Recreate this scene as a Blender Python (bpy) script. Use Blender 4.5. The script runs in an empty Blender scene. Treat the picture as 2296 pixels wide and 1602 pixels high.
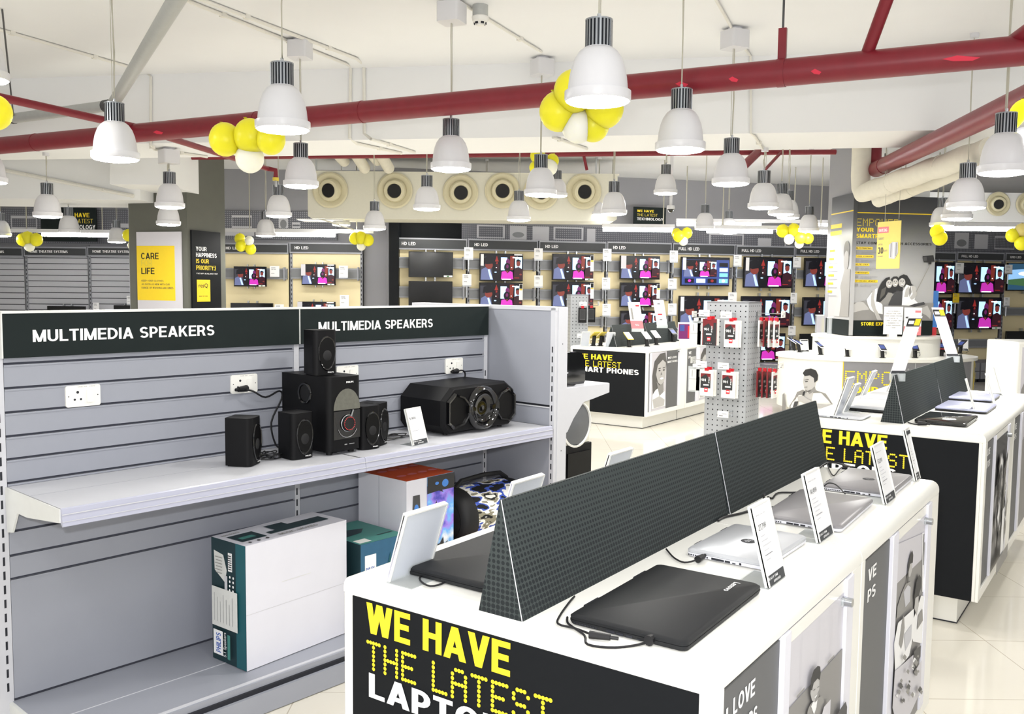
import bpy, bmesh, math, random
from mathutils import Matrix, Vector
random.seed(7)
SC = bpy.context.scene
COL = SC.collection
R = math.radians

# ------------------------------------------------------------------ camera
FPX, YAW, PITCH, ROLL, EYE = 2047.05, R(35.2529), R(4.5238), R(-0.61542), 1.6
IW, IH = 2296, 1602
_cy, _sy, _cp, _sp = math.cos(YAW), math.sin(YAW), math.cos(PITCH), math.sin(PITCH)
FW = Vector((_cy*_cp, _sy*_cp, -_sp)); RT0 = Vector((_sy, -_cy, 0)); DN0 = FW.cross(RT0)
_c, _s = math.cos(ROLL), math.sin(ROLL)
RT = RT0*_c + DN0*_s; DN = DN0*_c - RT0*_s
CAM = Vector((0, 0, EYE))
cam = bpy.data.cameras.new('camera'); cam.sensor_width = 36; cam.lens = 36*FPX/IW
cam.clip_start = .05; cam.clip_end = 100
co = bpy.data.objects.new('camera', cam); COL.objects.link(co)
m3 = Matrix((RT, -DN, -FW)).transposed().to_4x4(); m3.translation = CAM
co.matrix_world = m3
SC.camera = co

# ------------------------------------------------------------------ light
wd = bpy.data.worlds.new('world'); SC.world = wd; wd.use_nodes = True
bg = wd.node_tree.nodes['Background']
bg.inputs[0].default_value = (1, .995, .985, 1); bg.inputs[1].default_value = .9
vs = SC.view_settings
vs.view_transform = 'Standard'; vs.look = 'None'; vs.gamma = 1; vs.use_curve_mapping = False
vs.exposure = 0.42
LAMP_POWER = 78.0          # radiance of the pendant diffusers
TUBE_POWER = 34.0
def area(name, loc, rot, sx, sy, power, col=(1, .99, .97)):
    l = bpy.data.lights.new(name, 'AREA'); l.shape = 'RECTANGLE'; l.size = sx; l.size_y = sy
    l.energy = power; l.color = col
    o = bpy.data.objects.new(name, l); COL.objects.link(o); o.location = loc; o.rotation_euler = rot
    return o
# the camera's own flash (it throws the pipe's and balloons' shadows on the beam)
fl = area('camera_flash', CAM + RT0*-.06 + Vector((0, 0, .14)), (0, 0, 0), .09, .05, 34, (1, 1, 1))
fl.rotation_euler = (FW + Vector((0, 0, .05))).to_track_quat('-Z', 'Y').to_euler()
# store lamps over and behind the photographer
for i, (d, s) in enumerate(((.9, -1.6), (.9, .9), (2.2, 2.9), (2.4, -3.6), (-.8, 0))):
    p = Vector((_cy, _sy, 0))*d + RT0*s
    area('store_lamp_overhead', (p.x, p.y, 3.2), (0, 0, 0), .5, .5, 14)

# ------------------------------------------------------------------ pixel -> place helpers
def ray(px, py): return FW + RT*((px-IW/2)/FPX) + DN*((py-IH/2)/FPX)
def atz(px, py, z):
    d = ray(px, py); return CAM + d*((z-EYE)/d.z)
def atd(px, py, D):                       # D = horizontal distance along the viewing direction
    d = ray(px, py); return CAM + d*(D/(d.x*_cy + d.y*_sy))
def BF(right, fwd, z=0):                  # building frame: right / forward of the photographer
    p = RT0*right + Vector((_cy, _sy, 0))*fwd; return Vector((p.x, p.y, z))
BYAW = YAW - math.pi/2                    # z-rotation whose local x runs to the right, y away
DG = R(-6.595); UG = Vector((math.cos(DG), math.sin(DG), 0)); VG = Vector((-math.sin(DG), math.cos(DG), 0))
def G(u, v, z=0): return UG*u + VG*v + Vector((0, 0, z))

# ------------------------------------------------------------------ materials
def lin(h):
    if isinstance(h, str):
        h = h.lstrip('#'); h = [int(h[i:i+2], 16)/255 for i in (0, 2, 4)]
        return [c/12.92 if c <= .04045 else ((c+.055)/1.055)**2.4 for c in h] + [1]
    return list(h)[:3] + [1]
MATS = {}
def setin(b, k, v):
    if k in b.inputs: b.inputs[k].default_value = v
def mat(name, col, rough=.5, metal=0, spec=.5, emit=0, vary=.03, scale=30, coat=0, alpha=1, trans=0, ior=1.45):
    if name in MATS: return name
    m = bpy.data.materials.new(name); m.use_nodes = True
    nt = m.node_tree; b = nt.nodes['Principled BSDF']; c = lin(col)
    b.inputs['Base Color'].default_value = c; b.inputs['Roughness'].default_value = rough
    b.inputs['Metallic'].default_value = metal; setin(b, 'Specular IOR Level', spec); setin(b, 'Coat Weight', coat)
    setin(b, 'Coat Roughness', .06); setin(b, 'IOR', ior); setin(b, 'Transmission Weight', trans)
    if alpha < 1: b.inputs['Alpha'].default_value = alpha
    if emit:
        b.inputs['Emission Color'].default_value = c; b.inputs['Emission Strength'].default_value = emit
    if vary and not emit:
        tc = nt.nodes.new('ShaderNodeTexCoord'); nz = nt.nodes.new('ShaderNodeTexNoise'); nz.inputs['Scale'].default_value = scale
        rp = nt.nodes.new('ShaderNodeMixRGB'); rp.inputs[1].default_value = [x*(1-vary) for x in c[:3]]+[1]
        rp.inputs[2].default_value = [min(1, x*(1+vary)) for x in c[:3]]+[1]
        nt.links.new(tc.outputs['Object'], nz.inputs['Vector']); nt.links.new(nz.outputs[0], rp.inputs[0])
        nt.links.new(rp.outputs[0], b.inputs['Base Color'])
    MATS[name] = m
    return name
class NT:                                   # tiny node-math helper
    def __init__(s, name):
        s.m = MATS[name]; s.nt = s.m.node_tree; s.b = s.nt.nodes['Principled BSDF']
        tc = s.nt.nodes.new('ShaderNodeTexCoord'); sx = s.nt.nodes.new('ShaderNodeSeparateXYZ')
        s.nt.links.new(tc.outputs['Object'], sx.inputs[0]); s.x, s.y, s.z = sx.outputs; s.vec = tc.outputs['Object']
    def ma(s, op, a, b=None, c=None):
        n = s.nt.nodes.new('ShaderNodeMath'); n.operation = op
        for i, v in enumerate((a, b, c)):
            if v is None: continue
            if isinstance(v, (int, float)): n.inputs[i].default_value = v
            else: s.nt.links.new(v, n.inputs[i])
        return n.outputs[0]
    def mix(s, f, a, b):
        n = s.nt.nodes.new('ShaderNodeMixRGB'); s.nt.links.new(f, n.inputs[0])
        for i, v in ((1, a), (2, b)):
            if isinstance(v, (list, tuple, str)): n.inputs[i].default_value = lin(v)
            else: s.nt.links.new(v, n.inputs[i])
        return n.outputs[0]
    def base(s, o): s.nt.links.new(o, s.b.inputs['Base Color'])
def dotmat(name, c0, c1, px, pz, r, rough=.5, halftone=None, cx='x', cz='z', off=0):
    mat(name, c0, rough, vary=0, spec=.2); n = NT(name)
    X = {'x': n.x, 'y': n.y, 's': None}[cx]
    if cx == 's': X = n.ma('ADD', n.x, n.y)
    Z = n.z
    fx = n.ma('SUBTRACT', n.ma('FRACT', n.ma('ADD', n.ma('DIVIDE', X, px), off)), .5)
    fz = n.ma('SUBTRACT', n.ma('FRACT', n.ma('DIVIDE', Z, pz)), .5)
    d = n.ma('SQRT', n.ma('ADD', n.ma('MULTIPLY', fx, fx), n.ma('MULTIPLY', fz, fz)))
    if halftone:
        rr = n.ma('ADD', n.ma('MULTIPLY', n.z, halftone[1]), halftone[0])
        f = n.ma('LESS_THAN', d, rr)
    else: f = n.ma('LESS_THAN', d, r)
    n.base(n.mix(f, c0, c1)); return name

mat('ceiling_white', '#eeeff0', .9, vary=.015, scale=3)
mat('wall_grey', '#98989d', .85, vary=.03, scale=4)
mat('pillar_grey', '#65665f', .9, vary=.05, scale=8)
mat('cream_duct', '#e0ded0', .6)
mat('cream_nozzle', '#d9d2b4', .5)
mat('black_hole', '#08080a', .5, vary=0)
mat('red_paint', '#7d1f2b', .38, vary=.12, scale=14)
mat('red_mark', '#d42f48', .6)
mat('grey_pipe', '#b3b5b3', .45, vary=.06)
mat('white_pipe', '#e6e4dc', .55)
mat('lagging', '#e2ded0', .9, vary=.06, scale=16)
mat('lamp_white', '#d9d9dd', .3, vary=.01)
mat('heat_sink', '#9a9ea3', .35, metal=.7)
mat('heat_dark', '#3c4046', .5, metal=.4)
mat('cable_grey', '#b9b6a8', .6)
mat('lamp_glow', '#fffdf8', emit=LAMP_POWER)
mat('tube_glow', '#fffdf8', emit=TUBE_POWER)
mat('balloon_yellow', '#eee32c', .35, spec=.4, vary=.02)
mat('balloon_white', '#efeede', .35, spec=.4, vary=.02)
mat('balloon_peach', '#e2cf86', .35, spec=.4, vary=.02)
mat('shelf_grey', '#999ca6', .42, vary=.02, scale=10)
mat('slat_grey', '#c3c4cb', .45)
mat('shelf_white', '#c8c9cf', .4, vary=.02)
mat('bracket_white', '#dedfdc', .4)
mat('groove', '#4a4c58', .6, vary=0)
mat('grille_grey', '#5d5f62', .5)
mat('slot_dark', '#20222a', .6, vary=0)
mat('strip_clear', '#b2b4c6', .18, spec=.7, vary=.02)
mat('sign_black', '#1f2626', .55, spec=.15, vary=.05)
mat('sign_char', '#3d3f42', .55, vary=.04)
mat('ink_white', '#f6f6f6', .5, vary=0)
mat('ink_black', '#1a1a1c', .6, vary=0)
mat('ink_yellow', '#ffe22a', .5, vary=0)
mat('ink_gold', '#d9c44a', .5, vary=0)
mat('ink_grey', '#8d8d92', .6, vary=0)
mat('ink_pale', '#c9c9ce', .6, vary=0)
mat('ink_red', '#d3343f', .5, vary=0)
mat('ink_pink', '#ea8288', .5, vary=0)
mat('ink_blue', '#3b62b5', .5, vary=0)
mat('paper_yellow', '#ead778', .6)
mat('sky_blue', '#4a86d8', .5)
mat('cam_yellow', '#f0cf2e', .5)
mat('plastic_white', '#ecebe6', .35, vary=.01)
mat('counter_white', '#f1f0ea', .25, vary=.01, scale=4)
mat('counter_side', '#e4e4ee', .35, vary=.01)
mat('panel_black', '#17191c', .6, spec=.15, vary=.06, scale=60)
mat('panel_grey', '#636466', .5, vary=.02)
mat('photo_pale', '#cfcdd4', .4, vary=.01)
mat('steel', '#b9bcc0', .25, metal=.9)
mat('speaker_black', '#101012', .5, spec=.2, vary=.06)
mat('gloss_black', '#0a0a0c', .08, coat=.6, vary=0)
mat('grille_black', '#060607', .4, spec=.25, vary=.2, scale=300)
mat('silver_window', '#63635b', .3, vary=.25, scale=60)
mat('rubber', '#131315', .6)
mat('cord_black', '#17171a', .5)
mat('led_red', '#d42a2a', emit=1.2)
mat('carton_white', '#dddde6', .65, vary=.03, scale=9)
mat('carton_teal', '#1f5a63', .45, vary=.15, scale=6)
mat('carton_dark', '#173238', .45, vary=.15, scale=8)
mat('carton_orange', '#dc5722', .5, vary=.15, scale=7)
mat('teal_light', '#45877f', .5)
mat('carton_blue', '#2f5f7f', .45, vary=.1)
mat('label_paper', '#d9dad6', .6, vary=.06, scale=60)
mat('laptop_black', '#232426', .5, spec=.22, vary=.05, scale=80)
mat('laptop_silver', '#c3c5ca', .35, metal=.25, vary=.01)
mat('laptop_grey', '#8c8a8d', .4, metal=.2, vary=.02)
mat('laptop_edge', '#e2e2ea', .3, vary=.01)
mat('laptop_blue', '#a9acc6', .3, vary=.02)
mat('card_back', '#dfdff2', .35, vary=.01)
mat('card_white', '#f2f2f4', .45, vary=.005)
mat('acrylic', '#e8eef0', .08, alpha=.35, vary=0)
mat('tv_black', '#0b0b0d', .25, vary=0)
mat('tv_off', '#161617', .12, vary=0)
mat('wood_cream', '#f1e2b8', .6, vary=.04, scale=2)
mat('rail_grey', '#85878b', .45, metal=.2)
mat('post_grey', '#9a9ca4', .45)
mat('base_grey', '#83848a', .6)
mat('skin_pale', '#bcbab8', .5, vary=0)
mat('skin_grey', '#8f8d8b', .5, vary=0)
mat('hair_dark', '#2e2e30', .5, vary=0)
mat('hair_mid', '#5a5856', .5, vary=0)
mat('cloth_mid', '#94928f', .5, vary=0)
mat('cloth_dark', '#4a4a4c', .5, vary=0)
mat('poster_pale', '#c9c9c9', .5, vary=0)
mat('pack_red', '#7a2328', .4, vary=.2, scale=20)
mat('pack_red2', '#8f2b2e', .4, vary=0)
mat('clip_red', '#c91f2d', .4)
for nm, c, e in (('v_dark', '#0a0812', .3), ('v_grey', '#33333c', .5), ('v_face', '#6b2e28', .7), ('v_shirt', '#5a6288', .6), ('v_tie', '#a9c9f4', .8),
                 ('v_red', '#7a201e', .8), ('v_blue', '#a8cdf2', 1.05), ('v_mag', '#a82a98', .85), ('v_mag2', '#5a1a50', .7), ('v_orange', '#6a251e', .7), ('v_maroon', '#2c0e1a', .6),
                 ('v_white', '#ffffff', 1.1), ('v_menu', '#303f78', .7), ('v_cyan', '#6fb6c8', .8), ('v_sky', '#86b4e0', .8), ('v_green', '#3f6540', .6), ('v_sea', '#2a4f6a', .6)):
    mat(nm, c, .3, emit=e)
for k in ('balloon_yellow', 'balloon_white', 'balloon_peach'):
    b_ = MATS[k].node_tree.nodes['Principled BSDF']; setin(b_, 'Subsurface Weight', .8); setin(b_, 'Subsurface Scale', .15); setin(b_, 'Subsurface Radius', (1, 1, .6))
dotmat('halftone', '#3c4242', '#25292b', .0115, .0115, 0, .6, halftone=(.46, -.9), cx='s')
dotmat('peg_x', '#a6a9ad', '#25272a', .041, .041, .13, .45)
dotmat('peg_y', '#a6a9ad', '#25272a', .041, .041, .13, .45, cx='y')
dotmat('perforated', '#6c6d74', '#9c9da4', .032, .032, .27, .8)
# floor tiles
mat('floor_tile', '#d9d5cb', .09, spec=.5, vary=0)
n = NT('floor_tile')
fa = n.ma('ABSOLUTE', n.ma('SUBTRACT', n.ma('FRACT', n.ma('ADD', n.ma('DIVIDE', n.x, .6), .37)), .5))
fb = n.ma('ABSOLUTE', n.ma('SUBTRACT', n.ma('FRACT', n.ma('ADD', n.ma('DIVIDE', n.y, .6), .233)), .5))
nz = n.nt.nodes.new('ShaderNodeTexNoise'); nz.inputs['Scale'].default_value = 1.7; n.nt.links.new(n.vec, nz.inputs['Vector'])
n.base(n.mix(n.ma('GREATER_THAN', n.ma('MAXIMUM', fa, fb), .4962), n.mix(nz.outputs[0], '#dedacf', '#d6d1c6'), '#b5ad9e'))
# camouflage cloth
mat('camo', '#888888', .7, vary=0); n = NT('camo')
nz = n.nt.nodes.new('ShaderNodeTexNoise'); nz.inputs['Scale'].default_value = 14; nz.inputs['Detail'].default_value = 2.5
mp = n.nt.nodes.new('ShaderNodeMapping'); mp.inputs['Scale'].default_value = (.6, 1.2, 1.5)
n.nt.links.new(n.vec, mp.inputs[0]); n.nt.links.new(mp.outputs[0], nz.inputs['Vector'])
cr = n.nt.nodes.new('ShaderNodeValToRGB'); cr.color_ramp.interpolation = 'CONSTANT'
for i, (p, c) in enumerate(((0, '#0d0d10'), (.43, '#3c57b8'), (.485, '#f0efe9'), (.55, '#8f8a76'), (.6, '#0d0d10'), (.66, '#e9e8e2'))):
    e = cr.color_ramp.elements[i] if i < 2 else cr.color_ramp.elements.new(p)
    e.position = p; e.color = lin(c)
n.nt.links.new(nz.outputs[0], cr.inputs[0]); n.base(cr.outputs[0])
# concert print on the orange carton
mat('concert_print', '#5a5fc0', .35, vary=0); n = NT('concert_print')
nz = n.nt.nodes.new('ShaderNodeTexNoise'); nz.inputs['Scale'].default_value = 9; nz.inputs['Detail'].default_value = 5
n.nt.links.new(n.vec, nz.inputs['Vector'])
cr = n.nt.nodes.new('ShaderNodeValToRGB')
for i, (p, c) in enumerate(((.28, '#2a2470'), (.4, '#5a55c4'), (.48, '#a98af0'), (.56, '#6fb8f8'), (.66, '#f2f7ff'))):
    e = cr.color_ramp.elements[i] if i < 2 else cr.color_ramp.elements.new(p)
    e.position = p; e.color = lin(c)
n.nt.links.new(nz.outputs[0], cr.inputs[0]); n.base(cr.outputs[0])
# grey printed gradient of the empower poster (the print itself fades from dark to pale)
mat('poster_fade', '#999999', .45, vary=0); n = NT('poster_fade')
cr = n.nt.nodes.new('ShaderNodeValToRGB')
for i, (p, c) in enumerate(((0, '#b9b9b9'), (.45, '#aeaeb0'), (.7, '#7f8084'), (.86, '#515257'), (1, '#3c3d42'))):
    e = cr.color_ramp.elements[i] if i < 2 else cr.color_ramp.elements.new(p)
    e.position = p; e.color = lin(c)
n.nt.links.new(n.ma('DIVIDE', n.ma('SUBTRACT', n.z, .95), 1.75), cr.inputs[0]); n.base(cr.outputs[0])

# ------------------------------------------------------------------ mesh builder
TXT = {}
def _arc(cx, cy, rx, ry, a0, a1, n=10): return [(cx+rx*math.cos(R(a0+(a1-a0)*i/n)), cy+ry*math.sin(R(a0+(a1-a0)*i/n))) for i in range(n+1)]
def _bowl(x0, x1, yt, yb, n=8):
    ry = (yt-yb)/2; xm = max(x0, x1-ry*.95); return [(x0, yt)] + _arc(xm, (yt+yb)/2, x1-xm, ry, 90, -90, n) + [(x0, yb)]
def glyph(c, t):
    h = t/2; k = t*.86; q = k/2
    G = {'A': (.76, ['D', .1, 0, .38, 1], ['D', .66, 0, .38, 1], ['H', .28, .2, .56]), 'E': (.6, ['V', h], ['H', 1-q, 0, .6], ['H', .52, 0, .55], ['H', q, 0, .6]), 'F': (.56, ['V', h], ['H', 1-q, 0, .56], ['H', .5, 0, .5]),
     'B': (.66, ['V', h], ['C', _bowl(h, .6-h, 1-q, .52)], ['C', _bowl(h, .66-h, .52, q)]), 'C': (.7, ['C', _arc(.35, .5, .35-h, .5-q, 38, 322, 18)]), 'D': (.7, ['V', h], ['C', _bowl(h, .7-h, 1-q, q, 12)]),
     'G': (.74, ['C', _arc(.36, .5, .36-h, .5-q, 38, 320, 18)], ['H', .46, .4, .74], ['V', .74-h, .02, .5]), 'H': (.68, ['V', h], ['V', .68-h], ['H', .52, 0, .68]), 'I': (t, ['V', h]), 'J': (.52, ['V', .52-h, .28, 1], ['C', _arc(.26, .28, .26-h, .28-q, 0, -170, 10)]),
     'K': (.7, ['V', h], ['D', .12, .36, .58, 1], ['D', .3, .58, .6, 0]), 'L': (.56, ['V', h], ['H', q, 0, .56]), 'M': (.84, ['V', h], ['V', .84-h], ['D', h*1.05, 1, .42, 0], ['D', .84-h*1.05, 1, .42, 0]), 'N': (.7, ['V', h], ['V', .7-h], ['D', h*1.05, 1, .7-h*1.05, 0]),
     'O': (.76, ['C', _arc(.38, .5, .38-h, .5-q, 0, 360, 24)]), 'P': (.62, ['V', h], ['C', _bowl(h, .62-h, 1-q, .42)]), 'Q': (.76, ['C', _arc(.38, .5, .38-h, .5-q, 0, 360, 24)], ['D', .5, .25, .66, 0]), 'R': (.68, ['V', h], ['C', _bowl(h, .64-h, 1-q, .45)], ['D', .42, .45, .58, 0]),
     'S': (.64, ['C', _arc(.32, 1-q-(1-k)/4, .31-h, (1-k)/4, 25, 270, 12)+_arc(.32, q+(1-k)/4, .32-h, (1-k)/4, 90, -155, 12)[1:]]), 'T': (.62, ['V', .31], ['H', 1-q, 0, .62]), 'U': (.68, ['C', [(h, 1)]+_arc(.34, .34, .34-h, .34-q, 180, 360, 12)+[(.68-h, 1)]]),
     'V': (.7, ['D', .1, 1, .35, 0], ['D', .6, 1, .35, 0]), 'W': (1.0, ['D', .1, 1, .27, 0], ['D', .5, 1, .27, 0], ['D', .5, 1, .73, 0], ['D', .9, 1, .73, 0]), 'X': (.7, ['D', .11, 0, .59, 1], ['D', .59, 0, .11, 1]), 'Y': (.68, ['V', .34, 0, .46], ['D', .34, .38, .1, 1], ['D', .34, .38, .58, 1]),
     'Z': (.62, ['H', 1-q, .02, .6], ['H', q, 0, .62], ['D', .12, q, .5, 1-q]), '0': (.58, ['C', _arc(.29, .5, .29-h, .5-q, 0, 360, 20)]), '1': (.4, ['V', .3], ['D', .1, .72, .28, .92]), '2': (.58, ['C', _arc(.29, .7, .29-h, .3-q, 170, -20, 10)+[(h*1.2, q)]], ['H', q, 0, .58]),
     '3': (.58, ['C', _arc(.28, .74, .28-h, .26-q, 150, -80, 10)], ['C', _arc(.28, .28, .3-h, .28-q, 80, -155, 10)]), '4': (.6, ['V', .44], ['H', .28, 0, .6], ['D', .1, .3, .4, 1]), '5': (.58, ['H', 1-q, .1, .55], ['D', .12, .45, .16, 1], ['C', _arc(.28, .32, .3-h, .32-q, 120, -150, 10)]),
     '6': (.58, ['C', _arc(.29, .32, .29-h, .32-q, 0, 360, 16)], ['C', [(h, .34), (.13, .7), (.45, 1-q)]]), '7': (.56, ['H', 1-q, 0, .56], ['D', .2, 0, .46, 1]), '8': (.58, ['C', _arc(.29, .75, .26-h, .25-q, 0, 360, 16)], ['C', _arc(.29, .28, .29-h, .28-q, 0, 360, 16)]),
     '9': (.58, ['C', _arc(.29, .68, .29-h, .32-q, 0, 360, 16)], ['C', [(.58-h, .66), (.45, .3), (.13, q)]]), ':': (t, ['V', h, 0, t], ['V', h, .55, .55+t]), '.': (t, ['V', h, 0, t]), ',': (t, ['V', h, -.1, t]), '!': (t, ['V', h, 0, t], ['V', h, .3, 1]), '-': (.36, ['H', .42, 0, .36]),
     ')': (.32, ['C', _arc(-.1, .5, .4-h, .62, 62, -62, 10)]), '%': (.86, ['C', _arc(.18, .76, .18-h*.7, .22-q*.7, 0, 360, 12)], ['C', _arc(.68, .24, .18-h*.7, .22-q*.7, 0, 360, 12)], ['D', .25, 0, .6, 1]), ' ': (.3,)}
    g = G.get(c, (.4,)); P = []
    for d in g[1:]:
        if d[0] == 'V': y0, y1 = (d[2], d[3]) if len(d) > 2 else (0, 1); P.append([(d[1]-h, y0), (d[1]+h, y0), (d[1]+h, y1), (d[1]-h, y1)])
        elif d[0] == 'H': P.append([(d[2], d[1]-q), (d[3], d[1]-q), (d[3], d[1]+q), (d[2], d[1]+q)])
        elif d[0] == 'D': e = h*1.08; P.append([(d[1]-e, d[2]), (d[1]+e, d[2]), (d[3]+e, d[4]), (d[3]-e, d[4])])
        else:
            pts = d[1]; cl = abs(pts[0][0]-pts[-1][0])+abs(pts[0][1]-pts[-1][1]) < 1e-6; n = len(pts); Lf = []
            for i, p in enumerate(pts):
                a = pts[i-1] if i else (pts[-2] if cl else p); b = pts[i+1] if i < n-1 else (pts[1] if cl else p)
                dx, dy = b[0]-a[0], b[1]-a[1]; l = math.hypot(dx, dy) or 1; nx, ny = -dy/l*h, dx/l*q; Lf.append(((p[0]+nx, p[1]+ny), (p[0]-nx, p[1]-ny)))
            for i in range(n-1): P.append([Lf[i][0], Lf[i][1], Lf[i+1][1], Lf[i+1][0]])
    return g[0], P
def text_geo(s, bold=0.0):
    k = (s, bold)
    if k in TXT: return TXT[k]
    V = []; F = []
    if s.upper() == s:
        t = .125 + bold*2.1; x = 0
        for c in s:
            w, P = glyph(c, t)
            for p in P: F.append(tuple(range(len(V), len(V)+len(p)))); V += [(x+a, b) for a, b in p]
            x += w + .085
        x0, x1, y0, y1 = 0, x-.085, 0, 1
    else:
        cu = bpy.data.curves.new('t', 'FONT'); cu.body = s; cu.size = 1; cu.resolution_u = 3; cu.offset = min(bold, .014)
        o = bpy.data.objects.new('t', cu); COL.objects.link(o)
        dg = bpy.context.evaluated_depsgraph_get(); e = o.evaluated_get(dg); me = e.to_mesh()
        V = [(v.co.x, v.co.y) for v in me.vertices]; F = [tuple(p.vertices) for p in me.polygons]
        e.to_mesh_clear(); bpy.data.objects.remove(o); bpy.data.curves.remove(cu)
        x0 = min(v[0] for v in V); x1 = max(v[0] for v in V); y0 = min(v[1] for v in V); y1 = max(v[1] for v in V)
    V = [((x-x0)/max(1e-6, x1-x0), (y-y0)/max(1e-6, y1-y0)) for x, y in V]
    TXT[k] = (V, F, (x1-x0)/max(1e-6, (y1-y0)))
    return TXT[k]
FONT57 = {'T': ['11111', '00100', '00100', '00100', '00100', '00100', '00100'], 'H': ['10001', '10001', '10001', '11111', '10001', '10001', '10001'],
 'E': ['11111', '10000', '10000', '11110', '10000', '10000', '11111'], 'L': ['10000', '10000', '10000', '10000', '10000', '10000', '11111'],
 'A': ['01110', '10001', '10001', '11111', '10001', '10001', '10001'], 'S': ['01110', '10001', '10000', '01110', '00001', '10001', '01110'],
 'M': ['10001', '11011', '10101', '10101', '10001', '10001', '10001'], 'P': ['11110', '10001', '10001', '11110', '10000', '10000', '10000'],
 'O': ['01110', '10001', '10001', '10001', '10001', '10001', '01110'], 'W': ['10001', '10001', '10001', '10101', '10101', '11011', '10001'],
 'R': ['11110', '10001', '10001', '11110', '10100', '10010', '10001'], ' ': ['000']*7}
class MB:
    def __init__(s): s.v = []; s.f = []; s.m = []; s.sm = []
    def add(s, V, F, m, smooth=False):
        b = len(s.v); s.v += [tuple(x) for x in V]
        for f in F: s.f.append(tuple(b+i for i in f)); s.m.append(m); s.sm.append(smooth)
        return s
    def box(s, x0, x1, y0, y1, z0, z1, m):
        V = [(x, y, z) for z in (z0, z1) for y in (y0, y1) for x in (x0, x1)]
        return s.add(V, [(0, 2, 3, 1), (4, 5, 7, 6), (0, 1, 5, 4), (2, 6, 7, 3), (0, 4, 6, 2), (1, 3, 7, 5)], m)
    def obox(s, O, ax, ay, az, m):           # oriented box from a corner and three edge vectors
        O, ax, ay, az = map(Vector, (O, ax, ay, az))
        V = [O + ax*i + ay*j + az*k for k in (0, 1) for j in (0, 1) for i in (0, 1)]
        return s.add(V, [(0, 2, 3, 1), (4, 5, 7, 6), (0, 1, 5, 4), (2, 6, 7, 3), (0, 4, 6, 2), (1, 3, 7, 5)], m)
    def prism(s, pts, ax, a0, a1, m, mcap=None, smooth=False):
        n = len(pts)
        P = {'x': lambda p, a: (a, p[0], p[1]), 'y': lambda p, a: (p[0], a, p[1]), 'z': lambda p, a: (p[0], p[1], a)}[ax]
        V = [P(p, a0) for p in pts] + [P(p, a1) for p in pts]
        s.add(V, [(i, (i+1) % n, n+(i+1) % n, n+i) for i in range(n)], m, smooth)
        s.add(V[:n], [tuple(range(n))[::-1]], mcap or m); s.add(V[n:], [tuple(range(n))], mcap or m)
        return s
    def cyl(s, p0, p1, r, m, n=14, r1=None, caps=True):
        p0, p1 = Vector(p0), Vector(p1); d = (p1-p0).normalized()
        a = d.orthogonal().normalized(); b = d.cross(a); r1 = r if r1 is None else r1
        c = [(math.cos(2*math.pi*i/n), math.sin(2*math.pi*i/n)) for i in range(n)]
        V = [p0 + (a*x+b*y)*r for x, y in c] + [p1 + (a*x+b*y)*r1 for x, y in c]
        s.add(V, [(i, (i+1) % n, n+(i+1) % n, n+i) for i in range(n)], m, True)
        if caps: s.add(V[:n], [tuple(range(n))[::-1]], m); s.add(V[n:], [tuple(range(n))], m)
        return s
    def lathe(s, prof, m, n=24, O=(0, 0, 0), ax=(0, 0, 1), cap0=False, cap1=False):
        O = Vector(O); d = Vector(ax).normalized(); a = d.orthogonal().normalized(); b = d.cross(a)
        V = []
        for r, z in prof:
            for i in range(n):
                t = 2*math.pi*i/n; V.append(O + d*z + (a*math.cos(t)+b*math.sin(t))*r)
        F = [(k*n+i, k*n+(i+1) % n, (k+1)*n+(i+1) % n, (k+1)*n+i) for k in range(len(prof)-1) for i in range(n)]
        s.add(V, F, m, True)
        if cap0: s.add(V[:n], [tuple(range(n))[::-1]], m)
        if cap1: s.add(V[-n:], [tuple(range(n))], m)
        return s
    def tube(s, P, r, m, n=8, caps=True):
        P = [Vector(p) for p in P]; V = []; up = None
        for i, p in enumerate(P):
            t = (P[min(i+1, len(P)-1)] - P[max(i-1, 0)]).normalized()
            a = t.orthogonal().normalized() if up is None else (up - t*up.dot(t)).normalized()
            up = a; b = t.cross(a)
            V += [p + (a*math.cos(2*math.pi*k/n)+b*math.sin(2*math.pi*k/n))*r for k in range(n)]
        F = [(i*n+k, i*n+(k+1) % n, (i+1)*n+(k+1) % n, (i+1)*n+k) for i in range(len(P)-1) for k in range(n)]
        s.add(V, F, m, True)
        if caps: s.add(V[:n], [tuple(range(n))[::-1]], m); s.add(V[-n:], [tuple(range(n))], m)
        return s
    def ball(s, c, rx, ry, rz, m, n=20, k=12):
        c = Vector(c); V = []
        for i in range(k+1):
            t = math.pi*i/k
            V += [c + Vector((rx*math.sin(t)*math.cos(2*math.pi*j/n), ry*math.sin(t)*math.sin(2*math.pi*j/n), rz*math.cos(t))) for j in range(n)]
        return s.add(V, [(i*n+j, i*n+(j+1) % n, (i+1)*n+(j+1) % n, (i+1)*n+j) for i in range(k) for j in range(n)], m, True)
    def poly(s, P, m): return s.add(P, [tuple(range(len(P)))], m)
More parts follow.
